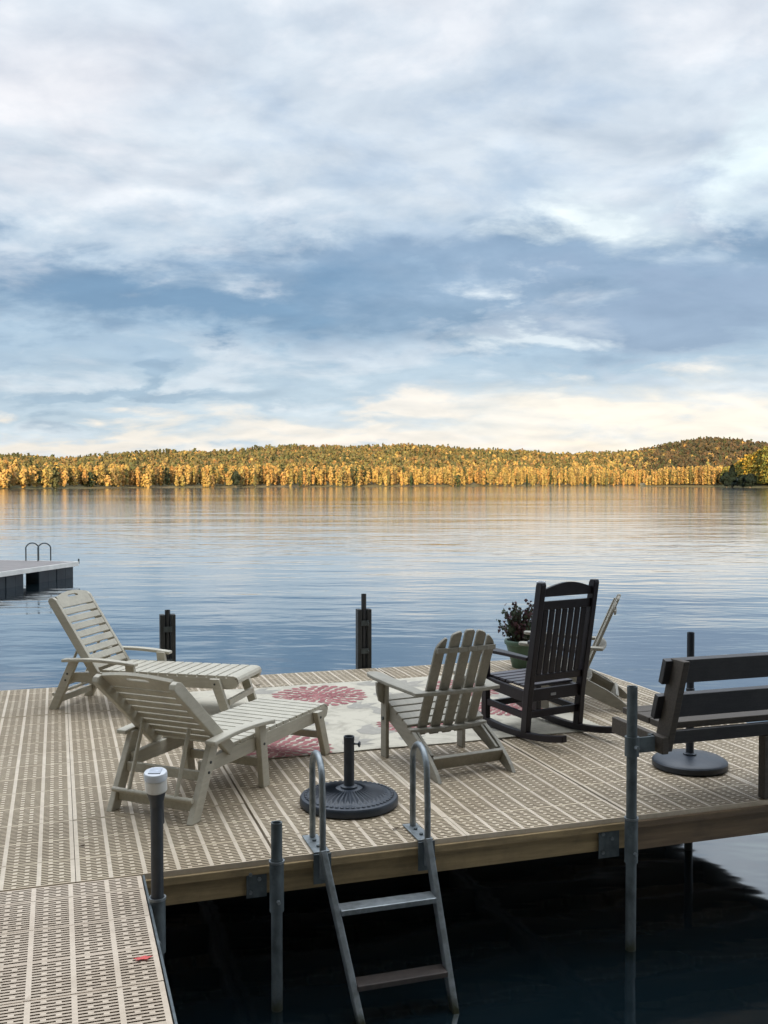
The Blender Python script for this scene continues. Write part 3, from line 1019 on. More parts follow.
# ------------------------------------------------------------------ loungers
def lounger(loc, rz, back_pt, label):
    """back_pt: (x, z) of the top of the backrest in the side profile"""
    root = empty('chaise_lounge', loc, rz, label, 'sun lounger', 'sand coloured slatted loungers')
    m = M['sand']
    hw = 0.277
    for sg in (-1, 1):
        yo = sg * (hw - 0.018)
        # rear leg
        mb_ = MB()
        mb_.prism([(-0.035, 0), (0.040, 0), (0.225, 0.392), (0.150, 0.392)], yo - 0.018, yo + 0.018)
        mb_.build('leg', m, root, bevel=0.004)
        # middle leg carries the arm front
        mb_ = MB()
        mb_.prism([(0.665, 0), (0.735, 0), (0.690, 0.389), (0.620, 0.389)], yo - 0.018, yo + 0.018)
        mb_.build('leg', m, root, bevel=0.004)
        # front leg
        mb_ = MB()
        mb_.prism([(1.425, 0), (1.495, 0), (1.385, 0.300), (1.310, 0.300)], yo - 0.018, yo + 0.018)
        mb_.build('leg', m, root, bevel=0.004)
        # bolt heads on the outer faces
        for (bx, bz) in ((0.118, 0.235), (0.135, 0.285), (0.672, 0.255), (1.355, 0.262)):
            mb_ = MB()
            mb_.tube([(bx, sg * (hw - 0.001), bz), (bx, sg * (hw + 0.004), bz)], 0.008, 8)
            mb_.build('bolt', M['pipe_dark'], root)
        # side rail inside the legs
        yi = sg * (hw - 0.055)
        mb_ = MB()
        mb_.prism([(0.12, 0.215), (1.46, 0.222), (1.51, 0.235), (1.525, 0.262), (1.515, 0.292), (1.49, 0.305), (0.36, 0.298), (0.12, 0.285)], yi - 0.017, yi + 0.017)
        mb_.build('side_rail', m, root, bevel=0.004)
        # armrest, gently crowned
        prof = []
        N = 10
        for q in range(N + 1):
            x = 0.11 + 0.615 * q / N
            prof.append((x, 0.402 + 0.016 * math.sin(PI * q / N) - 0.012 * (q / N) + 0.002))
        prof += [(x, z - 0.024) for x, z in reversed(prof)]
        mb_ = MB()
        mb_.prism(prof, sg * (hw - 0.019), sg * (hw + 0.046))
        mb_.build('armrest', m, root, bevel=0.006)
        # prop rod of the backrest
        d = Vector((back_pt[0] - 0.33, 0, back_pt[1] - 0.30))
        hook = Vector((0.33, sg * (hw - 0.125), 0.30)) + d * 0.42 + Vector((-0.012, 0, -0.03))
        mb_ = MB()
        mb_.tube([hook, Vector((0.0, sg * (hw - 0.125), 0.115))], 0.011, 10)
        mb_.build('prop_rod', m, root, smooth=True)
    for x, z, hgt in ((0.035, 0.075, 0.05), (0.105, 0.215, 0.05), (0.69, 0.14, 0.05), (1.45, 0.125, 0.045)):
        mb_ = MB()
        mb_.box((x, 0, z), (0.026, 2 * hw - 0.075, hgt))
        mb_.build('stretcher', m, root, bevel=0.003)
    mb_ = MB()
    mb_.tube([(0.0, -hw + 0.02, 0.115), (0.0, hw - 0.02, 0.115)], 0.013, 10)
    mb_.build('prop_bar', m, root, smooth=True)
    # seat slats
    mb_ = MB()
    n = 13
    x0, x1 = 0.40, 1.43
    pitch = (x1 - x0) / n
    for k in range(n):
        x = x0 + (k + 0.5) * pitch
        mb_.box((x, 0, 0.311), (pitch - 0.012, 2 * hw - 0.078, 0.020))
    # rounded nose slat
    mb_.prism([(1.435, 0.301), (1.435, 0.321), (1.49, 0.321), (1.515, 0.312), (1.528, 0.295), (1.531, 0.27), (1.526, 0.27), (1.52, 0.292), (1.505, 0.303), (1.487, 0.3065)], -hw + 0.039, hw - 0.039)
    mb_.build('seat', m, root, bevel=0.004)
    # backrest in its own frame
    h0 = Vector((0.335, 0, 0.325))
    d = Vector((back_pt[0], 0, back_pt[1])) - h0
    L = d.length
    d.normalize()
    nrm = Vector((d.z, 0, -d.x))          # out of the front face
    if nrm.z < 0:
        nrm = -nrm
    rot = Matrix((d, Vector((0, 1, 0)), d.cross(Vector((0, 1, 0))))).transposed()
    xf = Matrix.Translation(h0) @ rot.to_4x4()
    fz = 1 if (rot @ Vector((0, 0, 1))).dot(nrm) > 0 else -1
    bw = hw - 0.018
    for sg in (-1, 1):
        mb_ = MB()
        prof = [(-0.05, -0.034), (L - 0.03, -0.034), (L, -0.020), (L + 0.012, 0.005), (L, 0.030), (L - 0.03, 0.034), (-0.05, 0.034)]
        mb_.prism([(a_, b_ * 1.0) for a_, b_ in prof], sg * (bw + 0.002), sg * (bw - 0.034))
        mb_.build('back_stile', m, root, bevel=0.005, xf=xf)
    mb_ = MB()
    n = 8
    hz = fz * 0.022
    top0 = L - 0.105
    pitch = (top0 + 0.02) / n
    for k in range(n):
        mb_.box((-0.02 + (k + 0.5) * pitch, 0, hz), (pitch - 0.016, 2 * bw - 0.071, 0.019))
    mb_.build('backrest', m, root, bevel=0.004, xf=xf)
    # top board with a hand hole, built round the opening
    wb = bw - 0.036
    mb_ = MB()
    arc = [(top0 + 0.105 + 0.030 * math.cos(PI / 2 * q / 6), wb * q / 6) for q in range(-6, 7)]
    low = top0 + 0.004
    za, zb = hz - 0.0095, hz + 0.0095
    hl, hh0, hh1 = 0.075, top0 + 0.083, top0 + 0.105
    # lower strip, two sides and an upper lip
    mb_.prism([(low, -wb), (hh0, -wb), (hh0, wb), (low, wb)], za, zb, axes='xy')
    for sg in (-1, 1):
        side_arc = [(x, y) for x, y in arc if sg * y >= hl - 1e-6]
        side_arc.sort(key=lambda p: sg * p[1])
        yx = np.interp(hl, [abs(p[1]) for p in arc[6:]], [p[0] for p in arc[6:]])
        poly = [(hh0, sg * hl), (hh0, sg * wb)] + [(x, y) for x, y in reversed(side_arc)] + [(yx, sg * hl)]
        if sg < 0:
            poly.reverse()
        mb_.prism(poly, za, zb, axes='xy')
    up_arc = [(x, y) for x, y in arc if abs(y) < hl]
    yx = np.interp(hl, [abs(p[1]) for p in arc[6:]], [p[0] for p in arc[6:]])
    lip = [(hh1 - 0.012, -hl), (hh1, -hl * 0.7), (hh1, hl * 0.7), (hh1 - 0.012, hl), (yx, hl)] + [(x, y) for x, y in reversed(up_arc)] + [(yx, -hl)]
    mb_.prism(lip, za, zb, axes='xy')
    mb_.build('top_board', m, root, xf=xf)
    return root


def mid2(p, q):
    return (Vector(p) + Vector(q)) / 2


c2 = mid2(W(0.66, 5.14), W(0.26, 5.52))
lounger(c2, R(65.4), (-0.135, 0.74), 'nearer sand lounger seen from behind, low backrest beside the umbrella base')
c1 = W(-0.059, 8.138)
h1 = R(-14)
c1 = c1 + Vector((-math.sin(h1), math.cos(h1), 0)) * 0.26 + Vector((math.cos(h1), math.sin(h1), 0)) * 0.02
lounger(c1, h1, (-0.015, 0.855), 'farther sand lounger at the far left dock edge with steep raised backrest')


# ------------------------------------------------------------------ Adirondack chairs
def adirondack(loc, rz, label):
    root = empty('adirondack_chair', loc, rz, label, 'garden chair', 'weathered sand adirondack chairs')
    m = M['weathered']
    hw = 0.27
    for sg in (-1, 1):
        # sloping stringer: seat side and rear leg in one curved plank
        top = [(0.735, 0.355), (0.70, 0.372), (0.50, 0.300), (0.30, 0.225), (0.17, 0.160), (0.07, 0.090), (0.02, 0.045), (-0.015, 0.0)]
        bot = [(0.045, 0.0), (0.16, 0.045), (0.30, 0.105), (0.50, 0.185), (0.68, 0.255), (0.735, 0.30)]
        mb_ = MB()
        mb_.prism(top + bot, sg * hw, sg * (hw - 0.026))
        mb_.build('side_plank', m, root, bevel=0.004)
        mb_ = MB()
        mb_.box((0.655, sg * (hw + 0.014), 0.2425), (0.075, 0.024, 0.485))
        mb_.build('front_leg', m, root, bevel=0.004)
        mb_ = MB()
        mb_.tube([(0.655, sg * (hw + 0.024), 0.25), (0.655, sg * (hw + 0.034), 0.25)], 0.012, 10)
        mb_.build('bolt', M['pipe'], root)
        # gusset under the arm
        mb_ = MB()
        mb_.prism([(0.027, 0.466), (0.080, 0.466), (0.075, 0.40), (0.06, 0.345), (0.027, 0.325)], 0.640, 0.664, axes='yz')
        gx = Matrix.Translation((0, sg * hw, 0.019)) @ Matrix.Diagonal((1, sg, 1, 1))
        mb_.build('arm_gusset', m, root, bevel=0.003, xf=gx)
        # arm: wide at the front, waisted towards the back
        outl = [(0.225, 0.218), (0.225, 0.295), (0.34, 0.310), (0.52, 0.332), (0.70, 0.343), (0.80, 0.339), (0.845, 0.322), (0.855, 0.290), (0.835, 0.248), (0.78, 0.235), (0.60, 0.230), (0.40, 0.224)]
        mb_ = MB()
        mb_.prism([(x, sg * y) for x, y in outl], -0.0115, 0.0115, axes='xy')
        ax_ = Matrix.Translation((0.22, 0, 0.4785)) @ Matrix.Rotation(R(-2.6), 4, 'Y') @ Matrix.Translation((-0.22, 0, 0))
        mb_.build('armrest', m, root, bevel=0.005, xf=ax_)
        # folding strut behind the plank
        mb_ = MB()
        mb_.beam((0.36, sg * (hw - 0.042), 0.235), (0.14, sg * (hw - 0.042), 0.115), 0.018, 0.032, (0, 1, 0))
        mb_.build('folding_strut', m, root, bevel=0.003)
    # seat
    mb_ = MB()
    p0, p1 = Vector((0.72, 0, 0.376)), Vector((0.36, 0, 0.252))
    n = 5
    for k in range(n):
        c = p0.lerp(p1, (k + 0.5) / n)
        rot = Matrix.Rotation(-math.atan2(p0.z - p1.z, p0.x - p1.x), 3, 'Y')
        mb_.box(c + Vector((0, 0, 0.004)), (0.064, 2 * hw + 0.01, 0.020), rot)
    mb_.build('seat', m, root, bevel=0.004)
    mb_ = MB()
    mb_.box((0.735, 0, 0.325), (0.022, 2 * hw - 0.06, 0.085))
    mb_.build('front_apron', m, root, bevel=0.004)
    mb_ = MB()
    mb_.box((0.115, 0, 0.085), (0.024, 2 * hw - 0.056, 0.085), Matrix.Rotation(R(-25), 3, 'Y'))
    mb_.build('rear_stretcher', m, root, bevel=0.004)

    # curved crosspieces carrying the back
    def crosspiece(name, x, z, half, depth, thick, belly):
        N = 12
        outl = []
        for q in range(N + 1):
            y = -half + 2 * half * q / N
            outl.append((x - depth - belly * math.cos(y / half * PI / 2) * 0.9, y))
        for q in range(N, -1, -1):
            y = -half + 2 * half * q / N
            outl.append((x - belly * math.cos(y / half * PI / 2) * 0.9, y))
        mb__ = MB()
        mb__.prism(outl, z - thick / 2, z + thick / 2, axes='xy')
        return mb__.build(name, m, root, bevel=0.004)
    crosspiece('lower_crosspiece', 0.372, 0.232, 0.275, 0.05, 0.026, 0.035)
    crosspiece('arm_crosspiece', 0.262, 0.479, 0.300, 0.05, 0.023, 0.035)
    # back slats fan out a little and end in one arch
    hinge = Vector((0.390, 0, 0.195))
    tilt = R(23)
    d = Vector((-math.sin(tilt), 0, math.cos(tilt)))
    for k in range(5):
        q = k - 2
        yb, yt = q * 0.088, q * 0.087
        cur = 0.0035 * (4 - q * q)            # slats follow the curved crosspiece
        wb, wt = 0.063, 0.067
        N = 10

        def arch(y):
            return 0.565 + 0.175 * math.sqrt(max(0.0, 1 - (y / 0.218) ** 2))
        left = [(0, yb - wb / 2)]
        right = [(0, yb + wb / 2)]
        tops = []
        for i in range(N + 1):
            y = yt - wt / 2 + wt * i / N
            e = abs(2 * i / N - 1)
            tops.append((arch(y) - 0.014 * max(0, (e - 0.6) / 0.4) ** 2, y))
        outl = left + tops + right
        mb_ = MB()
        mb_.prism(outl, -0.009, 0.009, axes='xy')
        rot = Matrix((d, Vector((0, 1, 0)), d.cross(Vector((0, 1, 0))))).transposed()
        xf = Matrix.Translation(hinge + Vector((-cur - 0.008, 0, 0))) @ rot.to_4x4()
        mb_.build('back_slat', m, root, bevel=0.003, xf=xf)
    # thin strap near the top
    mb_ = MB()
    for q in range(6):
        y0, y1 = -0.205 + 0.0683 * q, -0.205 + 0.0683 * (q + 1)
        f = 0.605
        bx = lambda y: hinge.x + d.x * f - 0.027 - 0.016 * math.cos(y / 0.25 * PI / 2)
        mb_.beam((bx(y0), y0, hinge.z + d.z * f), (bx(y1), y1, hinge.z + d.z * f), 0.032, 0.014, (0, 0, 1))
    mb_.build('upper_strap', m, root, bevel=0.003)
    return root


ca = mid2(W(2.095, 5.40), W(2.625, 5.475))
adir = adirondack(ca, AX + R(90 + 8.5), 'sand adirondack chair seen from behind at the edge of the rug, beside the rocking chair')
ad2 = copy_tree(adir)
ad2.location = W(4.29, 6.87)
ad2.rotation_euler = (0, 0, AX + R(150))
ad2['label'] = 'sand adirondack chair turned sideways at the right dock edge, mostly hidden by the rocking chair'


# ------------------------------------------------------------------ rocking chair
def rocking_chair(loc, rz):
    root = empty('rocking_chair', loc, rz, 'dark brown high-back slatted rocking chair standing on the rug', 'rocking chair')
    m = M['mahogany']
    hw = 0.2366
    # profile: x forward, back leg foot near x = 0
    def rock(x):
        return 0.004 + 0.22 * (x - 0.13) ** 2
    top_x, top_z = -0.165, 1.085

    def back_x(z):
        if z < 0.30:
            return 0.0 - 0.03 * (z / 0.30)
        return -0.03 + (top_x + 0.03) * (z - 0.30) / (top_z - 0.30)
    for sg in (-1, 1):
        y = sg * hw
        mb_ = MB()
        pr = [(-0.40 + 1.08 * q / 16, rock(-0.40 + 1.08 * q / 16)) for q in range(17)]
        mb_.prism([(x, z + 0.045) for x, z in pr] + [(x, z) for x, z in reversed(pr)], y - 0.02, y + 0.02)
        mb_.build('rocker', m, root, bevel=0.004)
        mb_ = MB()
        zs = [rock(0) + 0.04, 0.30, 0.6, top_z - 0.02, top_z]
        outl = [(back_x(z) - 0.030, z) for z in zs[:-1]] + [(back_x(top_z) - 0.02, top_z), (back_x(top_z) + 0.02, top_z)] + [(back_x(z) + 0.030, z) for z in reversed(zs[:-1])]
        mb_.prism(outl, y - 0.022, y + 0.022)
        mb_.build('back_post', m, root, bevel=0.005)
        mb_ = MB()
        mb_.box((0.44, y, (rock(0.44) + 0.04 + 0.545) / 2), (0.055, 0.042, 0.545 - rock(0.44) - 0.04))
        mb_.build('front_leg', m, root, bevel=0.004)
        mb_ = MB()
        mb_.box((0.19, y - sg * 0.005, 0.305), (0.45, 0.03, 0.08), Matrix.Rotation(R(-4), 3, 'Y'))
        mb_.build('side_apron', m, root, bevel=0.004)
        mb_ = MB()
        mb_.beam((0.0, y, 0.16), (0.44, y, 0.185), 0.026, 0.045, (0, 1, 0))
        mb_.build('stretcher', m, root, bevel=0.004)
        outl = [(-0.05, 0.0), (-0.05, 0.05), (0.20, 0.055), (0.42, 0.078), (0.50, 0.075), (0.525, 0.05), (0.525, 0.0), (0.50, -0.025), (0.42, -0.03), (0.20, -0.018)]
        mb_ = MB()
        mb_.prism([(x, y + sg * (v - 0.018)) for x, v in outl], 0.546, 0.570, axes='xy')
        mb_.build('armrest', m, root, bevel=0.006)
    for name, x, z, hgt in (('rear_apron', -0.025, 0.300, 0.085), ('front_apron', 0.44, 0.325, 0.075), ('rear_stretcher', -0.005, 0.165, 0.05), ('front_stretcher', 0.44, 0.16, 0.045)):
        mb_ = MB()
        mb_.box((x, 0, z), (0.026, 2 * hw - 0.046, hgt))
        ap = mb_.build(name, m, root, bevel=0.004)
        if name == 'rear_apron':
            mb_ = MB()
            mb_.box((x - 0.015, 0.02, z - 0.005), (0.003, 0.045, 0.018))
            mb_.build('name_plate', M['plate'], ap)
    mb_ = MB()
    n = 6
    for k in range(n):
        x = 0.015 + (k + 0.5) * 0.46 / n
        mb_.box((x, 0, 0.352 + 0.065 * (x - 0.0) * 0.5), (0.46 / n - 0.012, 2 * hw - 0.05, 0.018))
    mb_.build('seat', M['mahogany_sheen'], root, bevel=0.004)
    # ladder of the back
    wv = hw - 0.023
    rot_tilt = math.atan2(-(top_x + 0.03), top_z - 0.30)

    def back_board(name, z0, z1, arch, thick=0.024):
        mb__ = MB()
        N = 14
        outl = [(-wv, z0), (wv, z0)] + [(wv - 2 * wv * q / N, z1 + arch * math.sin(PI * q / N)) for q in range(N + 1)]
        mb__.prism(outl, -thick / 2, thick / 2, axes='yz')
        sh = Matrix.Identity(4)
        k_ = (top_x + 0.03) / (top_z - 0.30)
        xf = Matrix(((1, 0, k_, -0.03 - k_ * 0.30), (0, 1, 0, 0), (0, 0, 1, 0), (0, 0, 0, 1)))
        return mb__.build(name, m, root, bevel=0.003, xf=xf)
    back_board('top_rail', 0.985, 1.035, 0.045)
    back_board('upper_rail', 0.895, 0.955, 0.0)
    back_board('lower_rail', 0.395, 0.445, 0.0)
    k_ = (top_x + 0.03) / (top_z - 0.30)
    for q in range(7):
        y = -wv + 0.016 + (2 * wv - 0.032) * (q + 0.5) / 7
        mb_ = MB()
        z0, z1 = 0.446, 0.894
        mb_.beam((-0.03 + k_ * (z0 - 0.3), y, z0), (-0.03 + k_ * (z1 - 0.3), y, z1), 0.0435, 0.015, (0, 1, 0))
        mb_.build('back_slat', m, root, bevel=0.003)
    return root


cr = mid2(W(3.02, 6.14), W(3.48, 6.25))
rocking_chair(cr + Vector((0, 0, 0.006)), AX + R(90 + 13.3))


# ------------------------------------------------------------------ bench clamped to the dock post
def bench():
    root = empty('bench', W(3.0, 4.55, 0), AX, 'dark weathered plank bench at the near right dock edge, clamped to the tall pipe post', 'bench')
    # local: x along the front edge, y out over the dock (0 = dock edge), z up
    x0, x1 = -0.025, 1.75
    for x in (-0.005, 1.6):
        mb_ = MB()
        mb_.beam((x, -0.10, 0.385), (x, 0.40, 0.385), 0.038, 0.088, (1, 0, 0))
        mb_.build('arm_rail', M['grey_wood'], root, bevel=0.004)
        mb_ = MB()
        mb_.prism([(-0.075, 0.345), (0.045, 0.345), (-0.108, 0.845), (-0.228, 0.845)], x - 0.0185 + 0.039, x + 0.0185 + 0.039, axes='yz')
        mb_.build('upright', M['grey_wood'], root, bevel=0.004)
        for q in (0.33, 0.33):
            pass
    for y, z, hh in ((-0.178, 0.775, 0.135), (-0.108, 0.578, 0.135)):
        mb_ = MB()
        rot = Matrix.Rotation(math.atan2(0.153, 0.5), 3, 'X')
        mb_.box(((x0 + x1) / 2, y + 0.085, z), (x1 - x0, 0.036, hh), rot)
        mb_.build('back_plank', M['dark_wood'], root, bevel=0.004)
    for y in (0.105, 0.245, 0.385):
        mb_ = MB()
        mb_.box(((x0 + x1) / 2 + 0.05, y, 0.449), (x1 - x0 - 0.10, 0.13, 0.036))
        mb_.build('seat_plank', M['grey_wood'], root, bevel=0.004)
    mb_ = MB()
    mb_.box(((x0 + x1) / 2 + 0.06, 0.03, 0.392), (x1 - x0 - 0.16, 0.036, 0.070))
    mb_.build('rear_apron', M['dark_wood'], root, bevel=0.004)
    mb_ = MB()
    mb_.box((0.735, 0.03, 0.180), (0.07, 0.055, 0.352))
    mb_.build('leg', M['grey_wood'], root, bevel=0.004)
    mb_ = MB()
    mb_.box((-0.108, -0.070, 0.395), (0.10, 0.010, 0.080))
    mb_.box((-0.056, -0.045, 0.395), (0.008, 0.058, 0.080))
    mb_.box((-0.042, -0.02, 0.395), (0.03, 0.008, 0.080))
    cl = mb_.build('clamp', M['pipe'], root, bevel=0.001)
    mb_ = MB()
    mb_.lathe([(0.029, 0.345), (0.037, 0.345), (0.037, 0.445), (0.029, 0.445)], 20, c=(-0.19, -0.075, 0))
    mb_.build('clamp_sleeve', M['pipe'], root, smooth=True)
    mb_ = MB()
    mb_.tube([(-0.19, -0.11, 0.395), (-0.19, -0.135, 0.395)], 0.012, 6)
    mb_.build('bolt', M['galv'], cl)
    return root


bench()


# ------------------------------------------------------------------ umbrella bases
def umbrella_base_ribbed(s, t):
    root = empty('umbrella_base', W(s, t, 0), 0, 'black round ribbed umbrella base with a short empty tube and side knob, behind the ladder', 'umbrella base', 'round umbrella bases')
    mb_ = MB()
    prof = [(0.262, 0.006), (0.268, 0.012), (0.268, 0.044), (0.262, 0.052), (0.246, 0.056), (0.238, 0.055), (0.205, 0.064), (0.14, 0.078), (0.085, 0.088), (0.058, 0.092), (0.05, 0.094)]
    mb_.lathe(prof, 72)
    body = mb_.build('disc', M['resin'], root, smooth=True)
    mb_ = MB()
    for k in range(40):
        an = 2 * PI * k / 40
        u = Vector((math.cos(an), math.sin(an), 0))
        side = Vector((-u.y, u.x, 0))
        mb_.add([u * 0.075 + side * 0.003 + Vector((0, 0, 0.088)), u * 0.075 - side * 0.003 + Vector((0, 0, 0.088)),
                 u * 0.205 - side * 0.013 + Vector((0, 0, 0.0635)), u * 0.217 + Vector((0, 0, 0.0605)), u * 0.205 + side * 0.013 + Vector((0, 0, 0.0635)),
                 u * 0.075 + Vector((0, 0, 0.098)), u * 0.185 + Vector((0, 0, 0.080))],
                [(0, 5, 6, 4), (5, 1, 2, 6), (6, 2, 3), (4, 6, 3)])
    mb_.build('ribs', M['resin'], body)
    mb_ = MB()
    for k in range(52):
        an = 2 * PI * k / 52
        x, y = 0.237 * math.cos(an), 0.237 * math.sin(an)
        mb_.lathe([(0.0115, 0.054), (0.009, 0.0605), (0.004, 0.0625)], 6, c=(x, y, 0))
    mb_.build('beading', M['resin'], body)
    mb_ = MB()
    mb_.lathe([(0.048, 0.090), (0.046, 0.103), (0.030, 0.108), (0.0285, 0.112), (0.0285, 0.352), (0.0295, 0.354), (0.0295, 0.375), (0.024, 0.375), (0.023, 0.25)], 28)
    mb_.build('tube', M['resin'], root, smooth=True)
    mb_ = MB()
    kd = Vector((0.96, -0.28, 0)).normalized()
    a_ = Vector((0, 0, 0.335))
    mb_.tube([a_ + kd * 0.026, a_ + kd * 0.054], 0.005, 8)
    mb_.tube([a_ + kd * 0.052, a_ + kd * 0.058, a_ + kd * 0.062], [0.010, 0.017, 0.015], 12)
    mb_.build('knob', M['resin'], root, smooth=True)
    return root


umbrella_base_ribbed(1.50, 5.20)
ub = empty('umbrella_base', W(3.70, 5.24, 0), 0, 'plain dark round umbrella base with a tall pole tube, behind the bench', 'umbrella base', 'round umbrella bases')
mb = MB()
mb.lathe([(0.230, 0.004), (0.238, 0.012), (0.238, 0.040), (0.232, 0.047), (0.228, 0.050), (0.205, 0.062), (0.10, 0.074), (0.04, 0.078), (0.03, 0.079)], 64)
mb.build('disc', M['resin'], ub, smooth=True)
ub.scale = (0.95, 0.95, 1)
mb = MB()
mb.lathe([(0.043, 0.076), (0.042, 0.086), (0.028, 0.089), (0.0255, 0.092), (0.0255, 0.47), (0.0270, 0.472), (0.0270, 0.490), (0.0235, 0.492), (0.0235, 0.835), (0.019, 0.835), (0.018, 0.7)], 24)
mb.build('pole', M['resin'], ub, smooth=True)


# ------------------------------------------------------------------ rug
def rug():
    s0, s1, t0, t1 = 1.02, 3.70, 6.21, 8.40
    hx_, hy_ = (s1 - s0) / 2, (t1 - t0) / 2
    def zf(x, y):
        return 0.005 + 0.0022 * math.sin(x * 6 + y * 2.3) + 0.0015 * math.sin(y * 9 - x * 2)
    mb_ = MB()
    nx, ny = 44, 36
    for j in range(ny + 1):
        for i in range(nx + 1):
            x, y = -hx_ + 2 * hx_ * i / nx, -hy_ + 2 * hy_ * j / ny
            mb_.v.append((x, y, zf(x, y)))
    for j in range(ny):
        for i in range(nx):
            q = j * (nx + 1) + i
            mb_.f.append((q, q + 1, q + nx + 2, q + nx + 1))
            mb_.mi.append(0)
    mb_.add([(-hx_, -hy_, 0), (hx_, -hy_, 0), (hx_, hy_, 0), (-hx_, hy_, 0), (-hx_, -hy_, 0.004), (hx_, -hy_, 0.004), (hx_, hy_, 0.004), (-hx_, hy_, 0.004)],
            [(0, 1, 5, 4), (1, 2, 6, 5), (2, 3, 7, 6), (3, 0, 4, 7)])
    cx, cy = (s0 + s1) / 2, (t0 + t1) / 2
    Z = 0.0022

    def clipped(poly):
        out = poly
        for ax, lim, sgn in ((0, hx_ - 0.006, 1), (0, -hx_ + 0.006, -1), (1, hy_ - 0.006, 1), (1, -hy_ + 0.006, -1)):
            res = []
            for i in range(len(out)):
                p, q = out[i], out[(i + 1) % len(out)]
                pi_, qi = sgn * p[ax] <= sgn * lim, sgn * q[ax] <= sgn * lim
                if pi_:
                    res.append(p)
                if pi_ != qi:
                    f = (lim - p[ax]) / (q[ax] - p[ax])
                    res.append((p[0] + (q[0] - p[0]) * f, p[1] + (q[1] - p[1]) * f))
            out = res
            if len(out) < 3:
                return None
        return out

    def put(mbx, poly, z, mi):
        c = clipped(poly)
        if c:
            mbx.add([(x, y, zf(x, y) + z) for x, y in c], [tuple(range(len(c)))], mi)

    def petal(mbx, c, r0, r1, an, wd, z, mi):
        ca_, sa = math.cos(an), math.sin(an)
        pts = [(r0, 0), (r0 + (r1 - r0) * 0.35, -wd), (r0 + (r1 - r0) * 0.75, -wd * 0.95), (r1, -wd * 0.15), (r1, wd * 0.15), (r0 + (r1 - r0) * 0.75, wd * 0.95), (r0 + (r1 - r0) * 0.35, wd)]
        put(mbx, [(c[0] + x * ca_ - y * sa, c[1] + x * sa + y * ca_) for x, y in pts], z, mi)
    k = 0
    for (fs, ft, fr) in ((2.03, 7.92, 0.40), (1.36, 6.40, 0.37), (2.45, 6.78, 0.28), (3.32, 7.85, 0.36), (3.30, 7.05, 0.28)):
        c = (fs - cx, ft - cy)
        rings = 5
        for rg in range(rings):
            f1 = 1 - rg * 0.19
            f0 = f1 - 0.235
            n = int(26 - rg * 4)
            for q in range(n):
                an = 2 * PI * (q + 0.5 * (rg % 2)) / n + random.uniform(-0.03, 0.03)
                petal(mb_, c, fr * max(0.02, f0), fr * f1 * random.uniform(0.96, 1.03), an, fr * f1 * PI / n * 0.66, Z + 0.0003 * (rings - rg) * 0 + 0.0, 1 + ((q + rg) % 2 if random.random() < 0.6 else 0))
        k += 1
    lv = [(2.13, 7.42, 0.3, 0.28), (2.30, 7.15, 0.9, 0.30), (1.99, 6.62, 0.5, 0.36), (1.85, 6.95, 2.4, 0.25), (2.52, 7.65, 1.2, 0.28), (2.62, 7.25, 0.1, 0.24), (1.62, 7.35, 2.2, 0.34), (1.45, 7.05, 1.3, 0.34),
          (1.80, 6.40, 0.2, 0.26), (2.75, 8.10, 0.4, 0.34), (2.95, 7.3, 2.0, 0.28), (2.8, 6.5, 0.9, 0.32), (3.1, 6.42, 2.6, 0.3), (1.5, 8.2, 0.2, 0.3), (3.45, 7.35, 1.5, 0.25), (2.45, 8.25, 0.1, 0.26), (1.2, 7.2, 0.5, 0.3), (2.2, 6.40, 0.2, 0.22)]
    for (ls, lt, an, ln) in lv:
        for b in (-0.5, 0.0, 0.5):
            a2 = an + b
            l2 = ln * (1 - 0.3 * abs(b))
            wd = l2 * 0.17
            pts = [(0, 0), (l2 * 0.25, -wd), (l2 * 0.5, -wd * 0.7), (l2 * 0.62, -wd * 1.0), (l2, 0), (l2 * 0.7, wd * 0.9), (l2 * 0.45, wd * 0.6), (l2 * 0.25, wd)]
            ca_, sa = math.cos(a2), math.sin(a2)
            put(mb_, [(ls - cx + x * ca_ - y * sa, lt - cy + x * sa + y * ca_) for x, y in pts], Z - 0.0010 + 0.0002 * b, 3)
    o = mb_.build('rug', [M['rug'], M['petal'], M['petal_dark'], M['rug_grey']])
    o.location = W(cx, cy, 0.004)
    o.rotation_euler = (0, 0, AX)
    return tag(o, 'cream outdoor rug printed with rose red flowers and grey leaves, under the chairs', 'rug')


rug()

